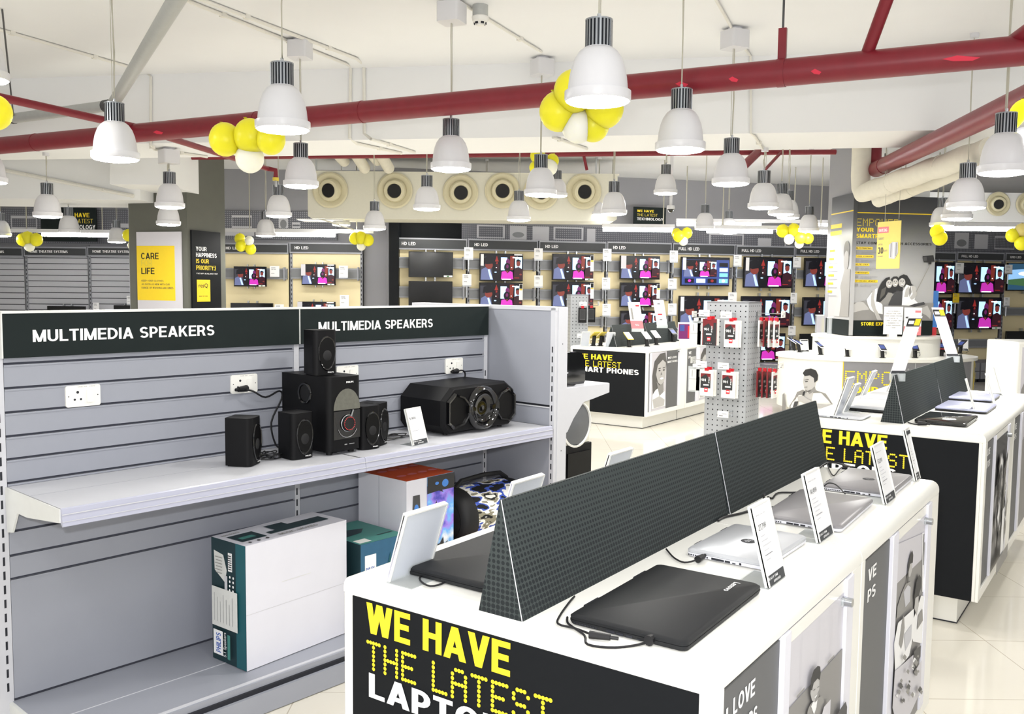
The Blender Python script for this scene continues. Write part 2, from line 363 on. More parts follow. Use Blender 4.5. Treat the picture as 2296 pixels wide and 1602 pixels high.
class Sheet:                                 # flat print on a plane: O corner, ux/uy unit axes, w/h size
    def __init__(s, mb, O, ux, uy, w=1, h=1, off=.0003):
        s.mb = mb; s.O = Vector(O); s.ux = Vector(ux).normalized(); s.uy = Vector(uy).normalized()
        s.n = s.ux.cross(s.uy).normalized(); s.w = w; s.h = h; s.k = 0; s.off = off
    def P(s, a, b, k=None): return s.O + s.ux*(a*s.w) + s.uy*(b*s.h) + s.n*(s.off*(s.k if k is None else k))
    def tr(s, M, pts, m, ox=0, oy=0, sc=1):     # polygon given by where it lies in the picture, laid on the sheet's plane
        s.k += 1; Mi = M.inverted(); c = Mi @ CAM; P = []
        for x, y in pts:
            d = (Mi.to_3x3() @ ray(ox+x/sc, oy+y/sc)); O = s.O; k = (O-c).dot(s.n)/d.dot(s.n); P.append(c + d*k + s.n*(s.off*s.k))
        s.mb.poly(P, m); return s
    def rect(s, a0, b0, a1, b1, m):
        s.k += 1; s.mb.poly([s.P(a0, b0), s.P(a1, b0), s.P(a1, b1), s.P(a0, b1)], m); return s
    def poly(s, pts, m):
        s.k += 1; s.mb.poly([s.P(*p) for p in pts], m); return s
    def ell(s, a, b, ra, rb, m, n=18, rot=0):
        s.k += 1; c, q = math.cos(rot), math.sin(rot)
        s.mb.poly([s.P(a + ra*math.cos(2*math.pi*i/n)*c - rb*math.sin(2*math.pi*i/n)*q, b + ra*math.cos(2*math.pi*i/n)*q + rb*math.sin(2*math.pi*i/n)*c) for i in range(n)], m); return s
    def text(s, t, a, b, w, h, m, bold=0.0, rot90=False):
        V, F, asp = text_geo(t, bold); s.k += 1
        if w is None: w = h*s.h*asp/s.w
        Q = [s.P(a - y*h, b + x*w) for x, y in V] if rot90 else [s.P(a + x*w, b + y*h) for x, y in V]
        if t.upper() == t:
            e = 2.5e-5*max(1, s.off/.0003)
            for j, f in enumerate(F):
                for i in f: Q[i] = Q[i] + s.n*(e*(j % 7))
        s.mb.add(Q, F, m)
        return s
    def dots(s, t, a, b, w, h, m, r=.42, n=8):
        s.k += 1; cols = []
        for ch in t:
            g = FONT57[ch]; W = len(g[0])
            for i in range(W): cols.append([g[j][i] == '1' for j in range(7)])
            cols.append([False]*7)
        cols.pop(); N = len(cols); dx = w/(N-1); dy = h/6
        for i, cc in enumerate(cols):
            for j, on in enumerate(cc):
                if on:
                    x, y = a + i*dx, b + (6-j)*dy; rr = r*min(dx*s.w, dy*s.h)
                    s.mb.poly([s.P(x + rr/s.w*math.cos(2*math.pi*q/n), y + rr/s.h*math.sin(2*math.pi*q/n)) for q in range(n)], m)
        return s
def build(mb, name, parent=None, bevel=0, seg=2, loc=None, rz=None, angle=38):
    me = bpy.data.meshes.new(name); me.from_pydata(mb.v, [], mb.f)
    names = []
    for k in mb.m:
        if k not in names: names.append(k)
    for k in names: me.materials.append(MATS[k])
    me.polygons.foreach_set('material_index', [names.index(k) for k in mb.m])
    me.update()
    bm = bmesh.new(); bm.from_mesh(me)
    bmesh.ops.recalc_face_normals(bm, faces=bm.faces)
    bm.to_mesh(me); bm.free()
    me.polygons.foreach_set('use_smooth', [True]*len(me.polygons))
    me.set_sharp_from_angle(angle=R(angle))
    o = bpy.data.objects.new(name, me); COL.objects.link(o)
    if parent: o.parent = parent
    if loc is not None: o.location = loc
    if rz is not None: o.rotation_euler = (0, 0, rz)
    if bevel:
        b = o.modifiers.new('bevel', 'BEVEL'); b.width = bevel; b.segments = seg; b.limit_method = 'ANGLE'; b.angle_limit = R(50); b.harden_normals = False
    return o
def tag(o, label=None, cat=None, group=None, kind=None):
    if label: o['label'] = label
    if cat: o['category'] = cat
    if group: o['group'] = group
    if kind: o['kind'] = kind
    return o
def thing(name, label, cat, loc=(0, 0, 0), rz=0, group=None):
    o = bpy.data.objects.new(name, None); COL.objects.link(o); o.empty_display_size = .1
    o.location = loc; o.rotation_euler = (0, 0, rz)
    return tag(o, label, cat, group)
def dup(root, loc, rz, label, group=None):
    r = root.copy(); COL.objects.link(r); r.location = loc; r.rotation_euler = (0, 0, rz); r['label'] = label
    if group: r['group'] = group
    for ch in list(root.children):
        c = ch.copy(); COL.objects.link(c); c.parent = r
        for g in list(ch.children):
            d = g.copy(); COL.objects.link(d); d.parent = c
    return r
def struct(mb, name, **k):
    return tag(build(mb, name, **k), kind='structure')
def rrect(w, h, r, n=4, cx=0, cy=0):          # rounded rectangle outline
    P = []
    for sx, sy, a in ((1, 1, 0), (-1, 1, 90), (-1, -1, 180), (1, -1, 270)):
        for i in range(n+1):
            t = R(a + 90*i/n); P.append((cx + sx*(w/2-r) + r*math.cos(t), cy + sy*(h/2-r) + r*math.sin(t)))
    return P

# ================================================================== room shell
ZC, ZB, BN, BFAR = 3.37, 2.786, 7.35, 8.25
struct(MB().box(-15, 15, -3, 23, -.1, 0, 'floor_tile'), 'floor', rz=BYAW)
struct(MB().box(-15, 15, -2.2, 23, ZC, ZC+.12, 'ceiling_white'), 'ceiling', rz=BYAW)
# (the beam itself follows once the plane helper is defined)
# soffit at the far left and the capital over the left pillar
tag(struct(MB().box(-12, -4.35, 10.75, 11.9, 2.54, ZC, 'ceiling_white'), 'trim_2', rz=BYAW), 'white soffit over the home theatre shelves', 'soffit')
tag(struct(MB().box(-4.46, -3.83, 10.2, 11.9, 2.66, ZC, 'ceiling_white'), 'trim_8', rz=BYAW), 'white beam end resting over the dark left pillar', 'beam')
class VP:                                     # vertical plane through two plan points
    def __init__(s, A, B):
        s.A = Vector((A.x, A.y, 0)); t = Vector((B.x-A.x, B.y-A.y, 0)); s.t = t.normalized(); s.n = Vector((-s.t.y, s.t.x, 0))
        s.rz = math.atan2(s.t.y, s.t.x)
    def at(s, px, py, off=0):                 # off > 0 : towards the viewer
        d = ray(px, py); A = s.A - s.n*off; k = (A-CAM).dot(s.n)/d.dot(s.n); return CAM + d*k
    def loc(s, p): return (p - s.A).dot(s.t)
BVP = VP(atz(0, 359, ZB), atz(1880, 333, ZB))       # far lower edge of the beam
BW = .86
L0 = BVP.A - BVP.t*9
tag(struct(MB().box(0, 24, -BW, 0, ZB, ZC, 'ceiling_white'), 'trim_1', loc=(L0.x, L0.y, 0), rz=BVP.rz), 'white concrete beam crossing under the ceiling behind the red pipe', 'beam')
def under(q): return -BW < (Vector((q.x, q.y, 0))-BVP.A).dot(BVP.n) < 0
TW = VP(atd(885, 600, 13.9), atd(1850, 600, 15.78))
LW = VP(atd(500, 600, 14.3), atd(820, 600, 14.3))
HW = VP(atd(0, 600, 15.9), atd(290, 600, 15.9))
FL, FR = atd(0, 600, 1), None
def wall_seg(plane, p0, p1, off, thick, z0, z1, m, name, **k):
    A = plane.at(p0, 600, off); B = plane.at(p1, 600, off); L = (B-A).length
    return struct(MB().box(0, L, 0, thick, z0, z1, m), name, loc=(A.x, A.y, 0), rz=plane.rz, **k)
wall_seg(TW, 870, 2900, -.25, .2, 0, ZC, 'wall_grey', 'wall_right_back')
wall_seg(LW, 290, 885, -.25, .2, 0, ZC, 'wall_grey', 'wall_back')
wall_seg(HW, -900, 520, -.25, .2, 0, ZC, 'wall_grey', 'wall_left_back')
struct(MB().box(-12.2, -12, 2, 17, 0, ZC, 'ceiling_white'), 'wall_left', rz=BYAW)
struct(MB().box(14.2, 14.4, 3, 23, 0, ZC, 'ceiling_white'), 'wall_right', rz=BYAW)
# dark return wall between the two TV walls
A = atd(872, 600, 13.75)
struct(MB().box(0, .14, 0, .6, 0, 2.62, 'panel_black'), 'wall_return', loc=(A.x, A.y, 0), rz=BYAW)
# perforated bands with printed device outlines
def band(plane, p0, p1, yt, yb, prints, name, off=-.2):
    A = plane.at(p0, (yt+yb)/2, off); B = plane.at(p1, (yt+yb)/2, off); L = (B-A).length
    z0, z1 = plane.at(p0, yb, off).z, plane.at(p0, yt, off).z
    mb = MB().box(0, L, 0, .04, z0, z1, 'perforated'); S = Sheet(mb, (0, -.002, z0), (1, 0, 0), (0, 0, 1), L, z1-z0)
    for t, x0, x1, b0, b1 in prints:
        f = lambda x: (plane.at(x, (yt+yb)/2, off)-A).dot(plane.t)/L
        S.rect(f(x0), b0, f(x1), b1, 'ink_pale' if t != 'd' else 'panel_black'); 
        if t == 'f': S.rect(f(x0)+.004, b0+.06, f(x1)-.004, b1-.08, 'perforated')
        if t == 's': S.ell((f(x0)+f(x1))/2, b0+(b1-b0)*.35, (f(x1)-f(x0))*.35, .16, 'rail_grey')
    return struct(mb, name, loc=(A.x, A.y, 0), rz=plane.rz)
band(TW, 884, 1880, 497, 537, [('d', 885, 1035, 0, 1), ('f', 1069, 1132, .2, .95), ('s', 1143, 1181, .15, .95), ('p', 1194, 1231, .1, .95), ('f', 1241, 1308, .2, .95), ('p', 1316, 1335, .1, .9), ('f', 1590, 1668, .1, .8), ('p', 1700, 1730, .1, .6), ('f', 1760, 1820, .1, .7)], 'trim_3')
band(TW, 2085, 2400, 515, 566, [('s', 2140, 2172, .2, .9), ('p', 2185, 2215, .2, .85), ('f', 2230, 2275, .2, .8)], 'trim_4')
band(LW, 494, 756, 473, 536, [('f', 520, 565, .4, .85), ('s', 625, 646, .42, .8), ('f', 655, 673, .42, .62), ('p', 503, 570, .12, .3)], 'trim_5')
band(HW, -200, 300, 466, 542, [('f', 25, 83, .4, .8), ('p', 250, 290, .48, .6)], 'trim_6')
# left pillar (two faces seen on the corner) and its posters
PC = atd(421, 600, 11.0)
PL = VP(PC + Vector((math.cos(YAW+R(72.5)), math.sin(YAW+R(72.5)), 0)), PC)
PR = VP(PC, PC + Vector((math.cos(YAW-R(17)), math.sin(YAW-R(17)), 0)))
wl = (PC-PL.at(294, 560)).length; wr = (PR.at(500, 560)-PC).length
mb = MB().box(-wl, 0, 0, wr, 0, ZC, 'pillar_grey')
tag(struct(mb, 'wall_pillar_left', loc=(PC.x, PC.y, 0), rz=PL.rz), 'dark grey pillar carrying two posters behind the speaker shelves', 'pillar')
def board(plane, px0, px1, py0, py1, m, name, label, cat, fn, thick=.02, off=.03, group=None):
    pm = (px0+px1)/2; A = plane.at(px0, (py0+py1)/2, off); B = plane.at(px1, (py0+py1)/2, off)
    z1, z0 = plane.at(pm, py0, off).z, plane.at(pm, py1, off).z; L = (B-A).length
    mb = MB().box(0, L, 0, thick, z0, z1, m); S = Sheet(mb, (0, -.0005, z0), (1, 0, 0), (0, 0, 1), L, z1-z0)
    fn(S); return tag(build(mb, name, loc=(A.x, A.y, 0), rz=plane.rz), label, cat, group)
def f(S):
    S.rect(.0, .36, .86, .87, 'cam_yellow')
    S.text('CARE', .1, .745, .4, .06, 'ink_black', .02); S.text('FOR', .1, .68, .25, .06, 'ink_gold'); S.text('LIFE', .1, .605, .3, .06, 'ink_black', .02)
    for i, t in enumerate(('KEEP YOUR CLOTHES', 'AS GOOD AS NEW WITH OUR', 'RANGE OF WASHING MACHINES')): S.text(t, .1, .535-i*.033, (.5, .64, .72)[i], .017, 'ink_gold' if i < 0 else 'cloth_dark')
    S.ell(.24, .15, .15, .1, 'hair_dark'); S.ell(.27, .1, .09, .085, 'skin_pale'); S.rect(.06, 0, .44, .03, 'ink_white')
board(PL, 308, 407, 520, 760, 'photo_pale', 'wall_poster', 'pale grey poster with yellow CARE FOR LIFE square and womans head', 'poster', f)
def f(S):
    S.text('YOUR', .13, .835, .37, .035, 'ink_white', .03); S.text('HAPPINESS', .13, .785, .72, .035, 'ink_white', .03)
    S.text('IS OUR', .13, .735, .44, .035, 'cam_yellow', .03); S.text('PRIORITY:)', .13, .68, .68, .037, 'cam_yellow', .03)
    S.text('IF NOT HAPPY, WE WILL MAKE IT RIGHT', .14, .645, .74, .012, 'ink_white')
    S.rect(.14, .42, .6, .6, 'cam_yellow'); S.text('resQ', .2, .53, .32, .04, 'ink_black', .01); S.text('1800 123 456', .2, .46, .3, .01, 'ink_black')
board(PR, 432, 496, 519, 790, 'panel_black', 'wall_poster', 'black poster reading YOUR HAPPINESS IS OUR PRIORITY on the pillar', 'poster', f)
# ------------------------------------------------------------------ the store-name boards high on the walls
def f(S):
    S.text('WE HAVE', .42, .72, .46, .13, 'ink_yellow', .03); S.text('THE LATEST', .42, .54, .52, .13, 'ink_gold'); S.text('TECHNOLOGY', .42, .36, .56, .13, 'ink_white', .03)
board(HW, 92, 216, 466, 541, 'sign_black', 'wall_sign', 'black WE HAVE THE LATEST TECHNOLOGY sign above the home theatre shelves', 'sign', f, off=.0)
def f(S):
    S.text('WE HAVE', .1, .72, .52, .13, 'ink_yellow', .03); S.text('THE LATEST', .1, .5, .64, .14, 'ink_gold'); S.text('TECHNOLOGY', .1, .28, .82, .14, 'ink_white', .03)
board(TW, 1421, 1493, 465, 506, 'sign_black', 'wall_sign', 'black WE HAVE THE LATEST TECHNOLOGY sign above the HD LED bays', 'sign', f, off=.0)
# ------------------------------------------------------------------ right pillar and its empower boards
EPC = atd(1909, 600, 11.12)
ER = VP(EPC, EPC + Vector((math.cos(YAW-R(80)), math.sin(YAW-R(80)), 0)))
EL = VP(EPC + Vector((math.cos(YAW-R(-3)), math.sin(YAW-R(-3)), 0)), EPC)
EW = (ER.at(2096, 600)-EPC).length
mb = MB().box(.06, EW-.03,   .12, .7, 1.03, ZC, 'ceiling_white'); mb.box(.055, .06,   .12, .7, 1.03, ZC, 'wall_grey')
tag(struct(mb, 'wall_pillar_right', loc=(EPC.x, EPC.y, 0), rz=ER.rz), 'white pillar behind the empower poster boards', 'pillar')
def f(S):
    Z = lambda *p: [((x-326)/1033, (1574-y)/1740) for x, y in p]
    S.rect(0, .873, 1, .88, 'cam_yellow')
    S.dots('EMPOWER', .046, .785, .49, .047, 'ink_gold', .5); S.text('YOUR', .041, .742, .205, .029, 'ink_yellow', .05); S.text('SMARTPHONE', .041, .697, .44, .03, 'ink_yellow', .05)
    S.text('STAY CONNECTED WITH ACCESSORIES', .038, .653, .91, .018, 'ink_black', .03)
    for i, (t, x1, y0, y1) in enumerate((('WI-FI PRINTING', 575, 470, 505), ('CLOUD STORAGE', 590, 573, 606), ('SELFIE STICK', 543, 675, 706), ('POWERBANKS', 545, 778, 810), ('EXPANDABLE MEMORY', 650, 880, 912))):
        S.poly(Z((352, y0), (x1, y0), (x1, y1), (352, y1)), 'cam_yellow'); S.text(t, .04, (1574-y1+8)/1740, (x1-380)/1033, .01, 'ink_black', .02)
        S.poly(Z((378, y1+18), (412, y1+18), (412, y1+50), (378, y1+50)), 'cloth_mid'); S.text('GET A COMPLETE SET OF DEVICES', .11, (1574-y1-40)/1740, .2, .008, 'ink_grey'); S.text('FOR YOUR PHONE', .11, (1574-y1-58)/1740, .13, .008, 'ink_grey')
    S.poly(Z((326, 1165), (1359, 1165), (1359, 1390), (326, 1390)), 'skin_grey'); S.rect(0, 0, 1, .107, 'sign_black'); S.text('STORE EXPERIENCE', .135, .07, .47, .025, 'ink_yellow', .05)
    P = lambda m, *p: S.poly(Z(*p), m)
    P('skin_pale', (326, 1225), (400, 1165), (490, 1145), (540, 1195), (555, 1255), (470, 1262), (370, 1290), (326, 1335)); P('skin_grey', (370, 1345), (440, 1285), (560, 1265), (690, 1330), (690, 1375), (540, 1385), (400, 1375))
    P('cloth_mid', (440, 1150), (500, 1140), (560, 1200), (570, 1260), (530, 1210), (490, 1165))
    P('ink_white', (520, 1130), (600, 1010), (650, 980), (650, 1120), (720, 1190), (730, 1310), (620, 1290), (570, 1250), (540, 1190))
    P('cloth_mid', (650, 1150), (760, 1070), (800, 1010), (850, 1035), (830, 1130), (760, 1195)); P('cloth_dark', (790, 1198), (830, 1090), (880, 1020), (960, 1010), (972, 1100), (958, 1198))
    P('ink_white', (960, 1195), (965, 1020), (1010, 930), (1065, 925), (1120, 965), (1135, 1060), (1115, 1120), (1160, 1165), (1050, 1200)); P('skin_pale', (985, 1090), (1000, 990), (1040, 950), (1050, 1040), (1030, 1090))
    P('skin_pale', (1060, 925), (1120, 960), (1145, 1060), (1115, 1105), (1080, 1125), (1055, 1100), (1090, 1050)); P('skin_grey', (1060, 940), (1075, 1030), (1050, 1090), (1040, 1000))
    P('cloth_dark', (1050, 1200), (1120, 1175), (1235, 1152), (1255, 1180), (1120, 1212)); P('skin_pale', (1190, 1235), (1280, 1195), (1330, 1290), (1325, 1370), (1270, 1320), (1210, 1290))
    P('skin_pale', (590, 1010), (620, 1000), (610, 1120), (640, 1240), (700, 1350), (720, 1385), (660, 1380), (640, 1330), (580, 1200), (575, 1090))
    P('hair_dark', (795, 838), (745, 855), (700, 905), (670, 970), (645, 1060), (640, 1150), (690, 1158), (750, 1095), (780, 1035), (830, 1040), (840, 960), (800, 900)); P('hair_mid', (700, 1000), (760, 960), (740, 1060), (680, 1130))
    P('hair_dark', (815, 860), (840, 835), (885, 832), (912, 860), (915, 950), (965, 975), (960, 1020), (890, 1010), (845, 1050), (810, 1030), (830, 950))
    P('hair_dark', (895, 870), (915, 830), (965, 805), (1010, 820), (1050, 880), (1070, 930), (1098, 942), (1050, 950), (1000, 930), (985, 960), (940, 960), (900, 940))
    for x, y, rx, ry in ((790, 928, 38, 52), (862, 912, 36, 52), (944, 907, 42, 56)):
        S.ell((x-326)/1033, (1574-y)/1740, rx/1033, ry/1740, 'skin_pale')
        for m, dx, dy, a_, b_ in (('hair_dark', -12, -12, 8, 4), ('hair_dark', 16, -12, 8, 4), ('hair_mid', -12, -22, 11, 3), ('hair_mid', 16, -22, 11, 3), ('ink_white', 5, 22, 15, 6), ('skin_grey', 5, 5, 5, 10), ('skin_grey', 5, 42, 12, 4)): S.ell((x+dx-326)/1033, (1574-y-dy)/1740, a_/1033, b_/1740, m, 10)
    P('hair_dark', (905, 880), (940, 835), (990, 845), (1000, 900), (985, 870), (940, 850)); P('cloth_mid', (1122, 1020), (1130, 1024), (1290, 682), (1280, 678)); P('hair_dark', (1188, 572), (1320, 560), (1340, 640), (1205, 650)); P('cloth_dark', (1195, 585), (1235, 580), (1245, 630), (1205, 635)); P('hair_dark', (1260, 640), (1300, 640), (1300, 676), (1265, 676))
board(ER, 1909, 2096, 440, 752, 'poster_fade', 'pillar_poster', 'grey EMPOWER YOUR SMARTPHONE poster with three women and selfie stick', 'poster', f, thick=.05, off=.02)
def f(S):
    S.rect(0, .873, 1, .881, 'cam_yellow'); S.rect(.06, .77, .55, .8, 'cam_yellow'); S.rect(.06, .72, .55, .75, 'cam_yellow')
    for i in range(6): S.rect(.05, .6-i*.06, .3-.03*(i % 3), .615-i*.06, 'cam_yellow'); S.rect(.05, .575-i*.06, .45, .58-i*.06, 'ink_grey')
    S.ell(.8, .6, .12, .07, 'hair_mid'); S.ell(.8, .53, .1, .07, 'skin_grey'); S.poly([(.55, .13), (.6, .35), (.75, .47), (.98, .47), (.98, .13)], 'cloth_mid'); S.poly([(.35, .13), (.62, .33), (.66, .25), (.6, .13)], 'skin_pale')
    S.rect(0, 0, 1, .11, 'sign_black')
board(EL, 1856, 1909, 440, 750, 'poster_fade', 'pillar_poster', 'narrow grey side poster with standing man left of the empower poster', 'poster', f, thick=.05, off=.02)

# ================================================================== pipes, conduits, ducts under the ceiling
def bf_px(px, py, D): return atd(px, py, D)
t = thing('sprinkler_pipe', 'long dark red pipe crossing the whole ceiling in front of the beam', 'pipe')
pa, pb = atz(0, 327, 2.70), atz(2296, 113, 2.68); d = (pb-pa); pa2, pb2 = pa-d*.35, pb+d*.25
build(MB().cyl(pa2, pb2, .068, 'red_paint', 24), 'pipe', t)
dn = d.normalized()
for px, py, s in ((88, 320, .0), (540, 262, 0), (780, 238, 0)):
    q = pa + dn*((atz(px, py, 2.70)-pa).dot(dn)); build(MB().cyl(q-dn*.006, q+dn*.006, .0705, 'red_paint', 24), 'weld_ring', t)
for px, py, l in ((350, 290, .1), (1835, 152, .05), (1640, 160, .05), (2160, 148, .16), (1550, 190, .07)):
    q = pa + dn*((atz(px, py, 2.69)-pa).dot(dn)); up = Vector((-_cy, -_sy, -.35)).normalized(); up = (up - dn*up.dot(dn)).normalized()
    mb = MB(); sd = dn.cross(up)
    mb.poly([q+up*.0695+dn*a*l+sd*b*.02 for a, b in ((-.5, -.3), (-.1, -.8), (.5, .1), (.3, .7), (-.2, .4))], 'red_mark'); build(mb, 'paint_mark', t)
q = pa + dn*((atz(1752, 160, 2.69)-pa).dot(dn))
mb = MB(); mb.cyl(q-dn*.02, q+dn*.02, .071, 'red_paint', 24); mb.obox(q+Vector((0, 0, .05))-dn*.02-dn.cross(Vector((0, 0, 1)))*.012, dn*.04, dn.cross(Vector((0, 0, 1)))*.024, Vector((0, 0, .17)), 'red_paint')
h = build(mb, 'hanger_strap', t); build(MB().cyl(q+Vector((0, 0, .2)), (q.x, q.y, ZC), .006, 'cloth_dark', 8), 'hanger_rod', h)
for p0, p1, r in ((atz(302, 285, 2.74), atz(-60, 205, 2.80), .028), (atz(1937, 140, 2.70), atz(2003, -40, 3.0), .03), (atz(2226, 126, 2.70), atz(2360, 28, 2.78), .033)):
    build(MB().cyl(p0, p1, r, 'red_paint', 16), 'branch_pipe', t)
p0 = atz(375, 308, 2.69); p1 = atz(598, 378, 2.70); p2 = atd(618, 382, (p1.x*_cy+p1.y*_sy)+.02)
mb = MB().tube([p0, p1, p2, p2+Vector((0, 0, -.07))], .024, 'red_paint', 12); b = build(mb, 'branch_pipe', t)
build(MB().cyl(p2+Vector((0, 0, -.07)), p2+Vector((0, 0, -.1)), .03, 'ink_gold', 12).cyl(p2+Vector((0, 0, -.1)), p2+Vector((0, 0, -.16)), .012, 'steel', 8), 'sprinkler_head', b)
# second red pipe beyond the beam
t = thing('sprinkler_pipe', 'thin dark red pipe running level just behind the white beam', 'pipe')
build(MB().cyl(atd(430, 353, 11), atd(1874, 341, 11), .03, 'red_paint', 14), 'pipe', t)
for a, b in (((1700, 341), (1668, 372)), ((1752, 341), (1716, 380)), ((1308, 345), (1316, 382))):
    A = atd(*a, 11); B = atd(*b, 10.6 if a[0] > 1400 else 11); build(MB().cyl(A, B, .05 if a[0] == 1700 else .018, 'red_paint', 12), 'branch_pipe', t)
# red pipe with elbow at the right
e = atd(1957, 384, 8.55); o2 = atd(2330, 205, 5.0); dd = (o2-e).normalized()
t = thing('sprinkler_pipe', 'dark red pipe with elbow bending towards the right edge', 'pipe')
P = [Vector((e.x, e.y, 3.3)), Vector((e.x, e.y, e.z+.16))]
for i in range(1, 8):
    k = i/8; P.append(Vector((e.x, e.y, e.z+.16))*(1-k)**2 + e*2*k*(1-k) + (e+dd*.16)*k*k)
P += [e+dd*.16, o2]; build(MB().tube(P, .071, 'red_paint', 20), 'pipe', t)
q = e+dd*.42; build(MB().cyl(q-dd*.012, q+dd*.012, .075, 'red_paint', 20).cyl(q+Vector((0, 0, .07)), (q.x, q.y, ZB+.0), .006, 'cloth_dark', 8), 'hanger_strap', t)
# lagged white pipes
for (xe, ye, De), (xo, yo, Do), r, lab, top in (((1928, 436, 8.5), (2262, 320, 6.2), .085, 'fat white lagged pipe with elbow, upper of the pair', True), ((1972, 448, 8.75), (2225, 358, 6.9), .07, 'fat white lagged pipe, lower of the pair under the red pipe', False)):
    e = atd(xe, ye, De); o2 = atd(xo, yo, Do); dd = (o2-e).normalized()
    t = thing('lagged_pipe', lab, 'pipe'); P = []
    if top: P = [Vector((e.x, e.y, 3.3)), Vector((e.x, e.y, 3.0)), Vector((e.x, e.y, e.z+.17)), Vector((e.x, e.y, e.z+.06))+dd*.02, e+dd*.07]
    else: P = [e+dd*-.02, e+dd*.06]
    L = (o2-e).length
    P += [e+dd*(.17+.16*i)+Vector((0, 0, .008*math.sin(i*2.1))) for i in range(int((L-.17)/.16))]
    build(MB().tube(P, r, 'lagging', 16), 'lagging', t)
    for i in (3, 8, 13):
        if .17+.16*i < L: q = e+dd*(.17+.16*i); build(MB().cyl(q-dd*.012, q+dd*.012, r*1.02, 'lagging', 16), 'band', t)
    q = e+dd*.5; build(MB().cyl(q, (q.x, q.y, ZB if under(q) else ZC), .004, 'cable_grey', 6), 'hanger_wire', t)
# grey pipe with elbow at upper left
t = thing('grey_pipe', 'light grey pipe with elbow under the ceiling at upper left', 'pipe')
zz = 2.95; A, B, C = atz(432, -60, zz), atz(252, 236, zz), atz(-70, 279, zz)
build(MB().tube([A, B + (A-B).normalized()*.05, B], .042, 'grey_pipe', 16).tube([B, C], .042, 'grey_pipe', 16).ball(B, .043, .043, .043, 'grey_pipe'), 'pipe', t)
q = B+(C-B).normalized()*.06; build(MB().cyl(q-(C-B).normalized()*.03, q+(C-B).normalized()*.03, .047, 'cloth_dark', 16), 'coupling', t)
q = B+(C-B)*.66; build(MB().cyl(q-(C-B).normalized()*.012, q+(C-B).normalized()*.012, .046, 'cloth_dark', 16).cyl(q, atz(5, 22, ZC-.01), .006, 'cloth_dark', 8), 'pipe_clamp', t)
# surface conduits
def conduit(pts, lab, r=.011, clips=()):
    t = thing('conduit', lab, 'conduit'); build(MB().tube(pts, r, 'white_pipe', 8), 'tube', t)
    for i, k in clips:
        q = pts[i]*(1-k) + pts[i+1]*k; build(MB().box(q.x-.018, q.x+.018, q.y-.018, q.y+.018, q.z-.014, q.z+.014, 'white_pipe'), 'clip', t)
bn = lambda px, py: BVP.at(px, py, BW+.014)
us = lambda px, py: atz(px, py, ZB-.014)
ce = lambda px, py: atz(px, py, ZC-.014)
conduit([ce(-30, 58), ce(300, 153), bn(328, 160), bn(338, 172), bn(338, 325), us(345, 335), us(465, 352)], 'thin white conduit running down the beam at far left', .012, ((0, .15), (0, .7), (4, .5), (5, .5)))
conduit([ce(380, -14), ce(775, 143), bn(786, 150), bn(784, 310), us(800, 322), us(900, 344)], 'white conduit down the beam, left of the central pair', .013, ((0, .25), (0, .62), (4, .5)))
conduit([ce(418, -14), ce(800, 132), bn(816, 146), bn(817, 300), us(832, 312), us(930, 342)], 'white conduit down the beam, right of the central pair', .013, ((0, .3), (0, .8), (4, .4)))
conduit([ce(1030, 4), ce(1214, 117)], 'thin conduit on ceiling from smoke detector to junction box', .01, ((0, .7),))
conduit([ce(1600, -10), ce(1640, 62)], 'short thin conduit on ceiling at top right', .01)
conduit([ce(1660, 95), ce(1680, 122), bn(1683, 126), bn(1684, 300), us(1692, 306), us(1710, 334)], 'conduit running down the right part of the beam', .01, ((4, .5),))
conduit([atd(-40, 372, 10.73), atd(300, 440, 10.73)], 'white conduit slanting across the far left soffit', .022, ((0, .3), (0, .8)))
conduit([us(1240, 308), us(1316, 334)], 'short white conduit under the beam behind the balloons', .012, ((0, .2),))
# smoke detector
q = atz(1077, 12, ZC); t = thing('smoke_detector', 'round white smoke detector on a grey base near top centre', 'smoke detector', (q.x, q.y, ZC))
build(MB().cyl((0, 0, 0), (0, 0, -.07), .05, 'grey_pipe', 20), 'base', t)
build(MB().lathe([(.052, -.07), (.055, -.075), (.05, -.1), (.03, -.115), (.028, -.125), (.012, -.13), (0, -.13)], 'plastic_white', 24), 'cover', t)
mb = MB()
for k in range(6):
    a = k*math.pi/3; mb.obox((.036*math.cos(a-.3), .036*math.sin(a-.3), -.119), (.02*-math.sin(a), .02*math.cos(a), 0), (.006*math.cos(a), .006*math.sin(a), 0), (0, 0, .012), 'slot_dark')
build(mb, 'vent', t)
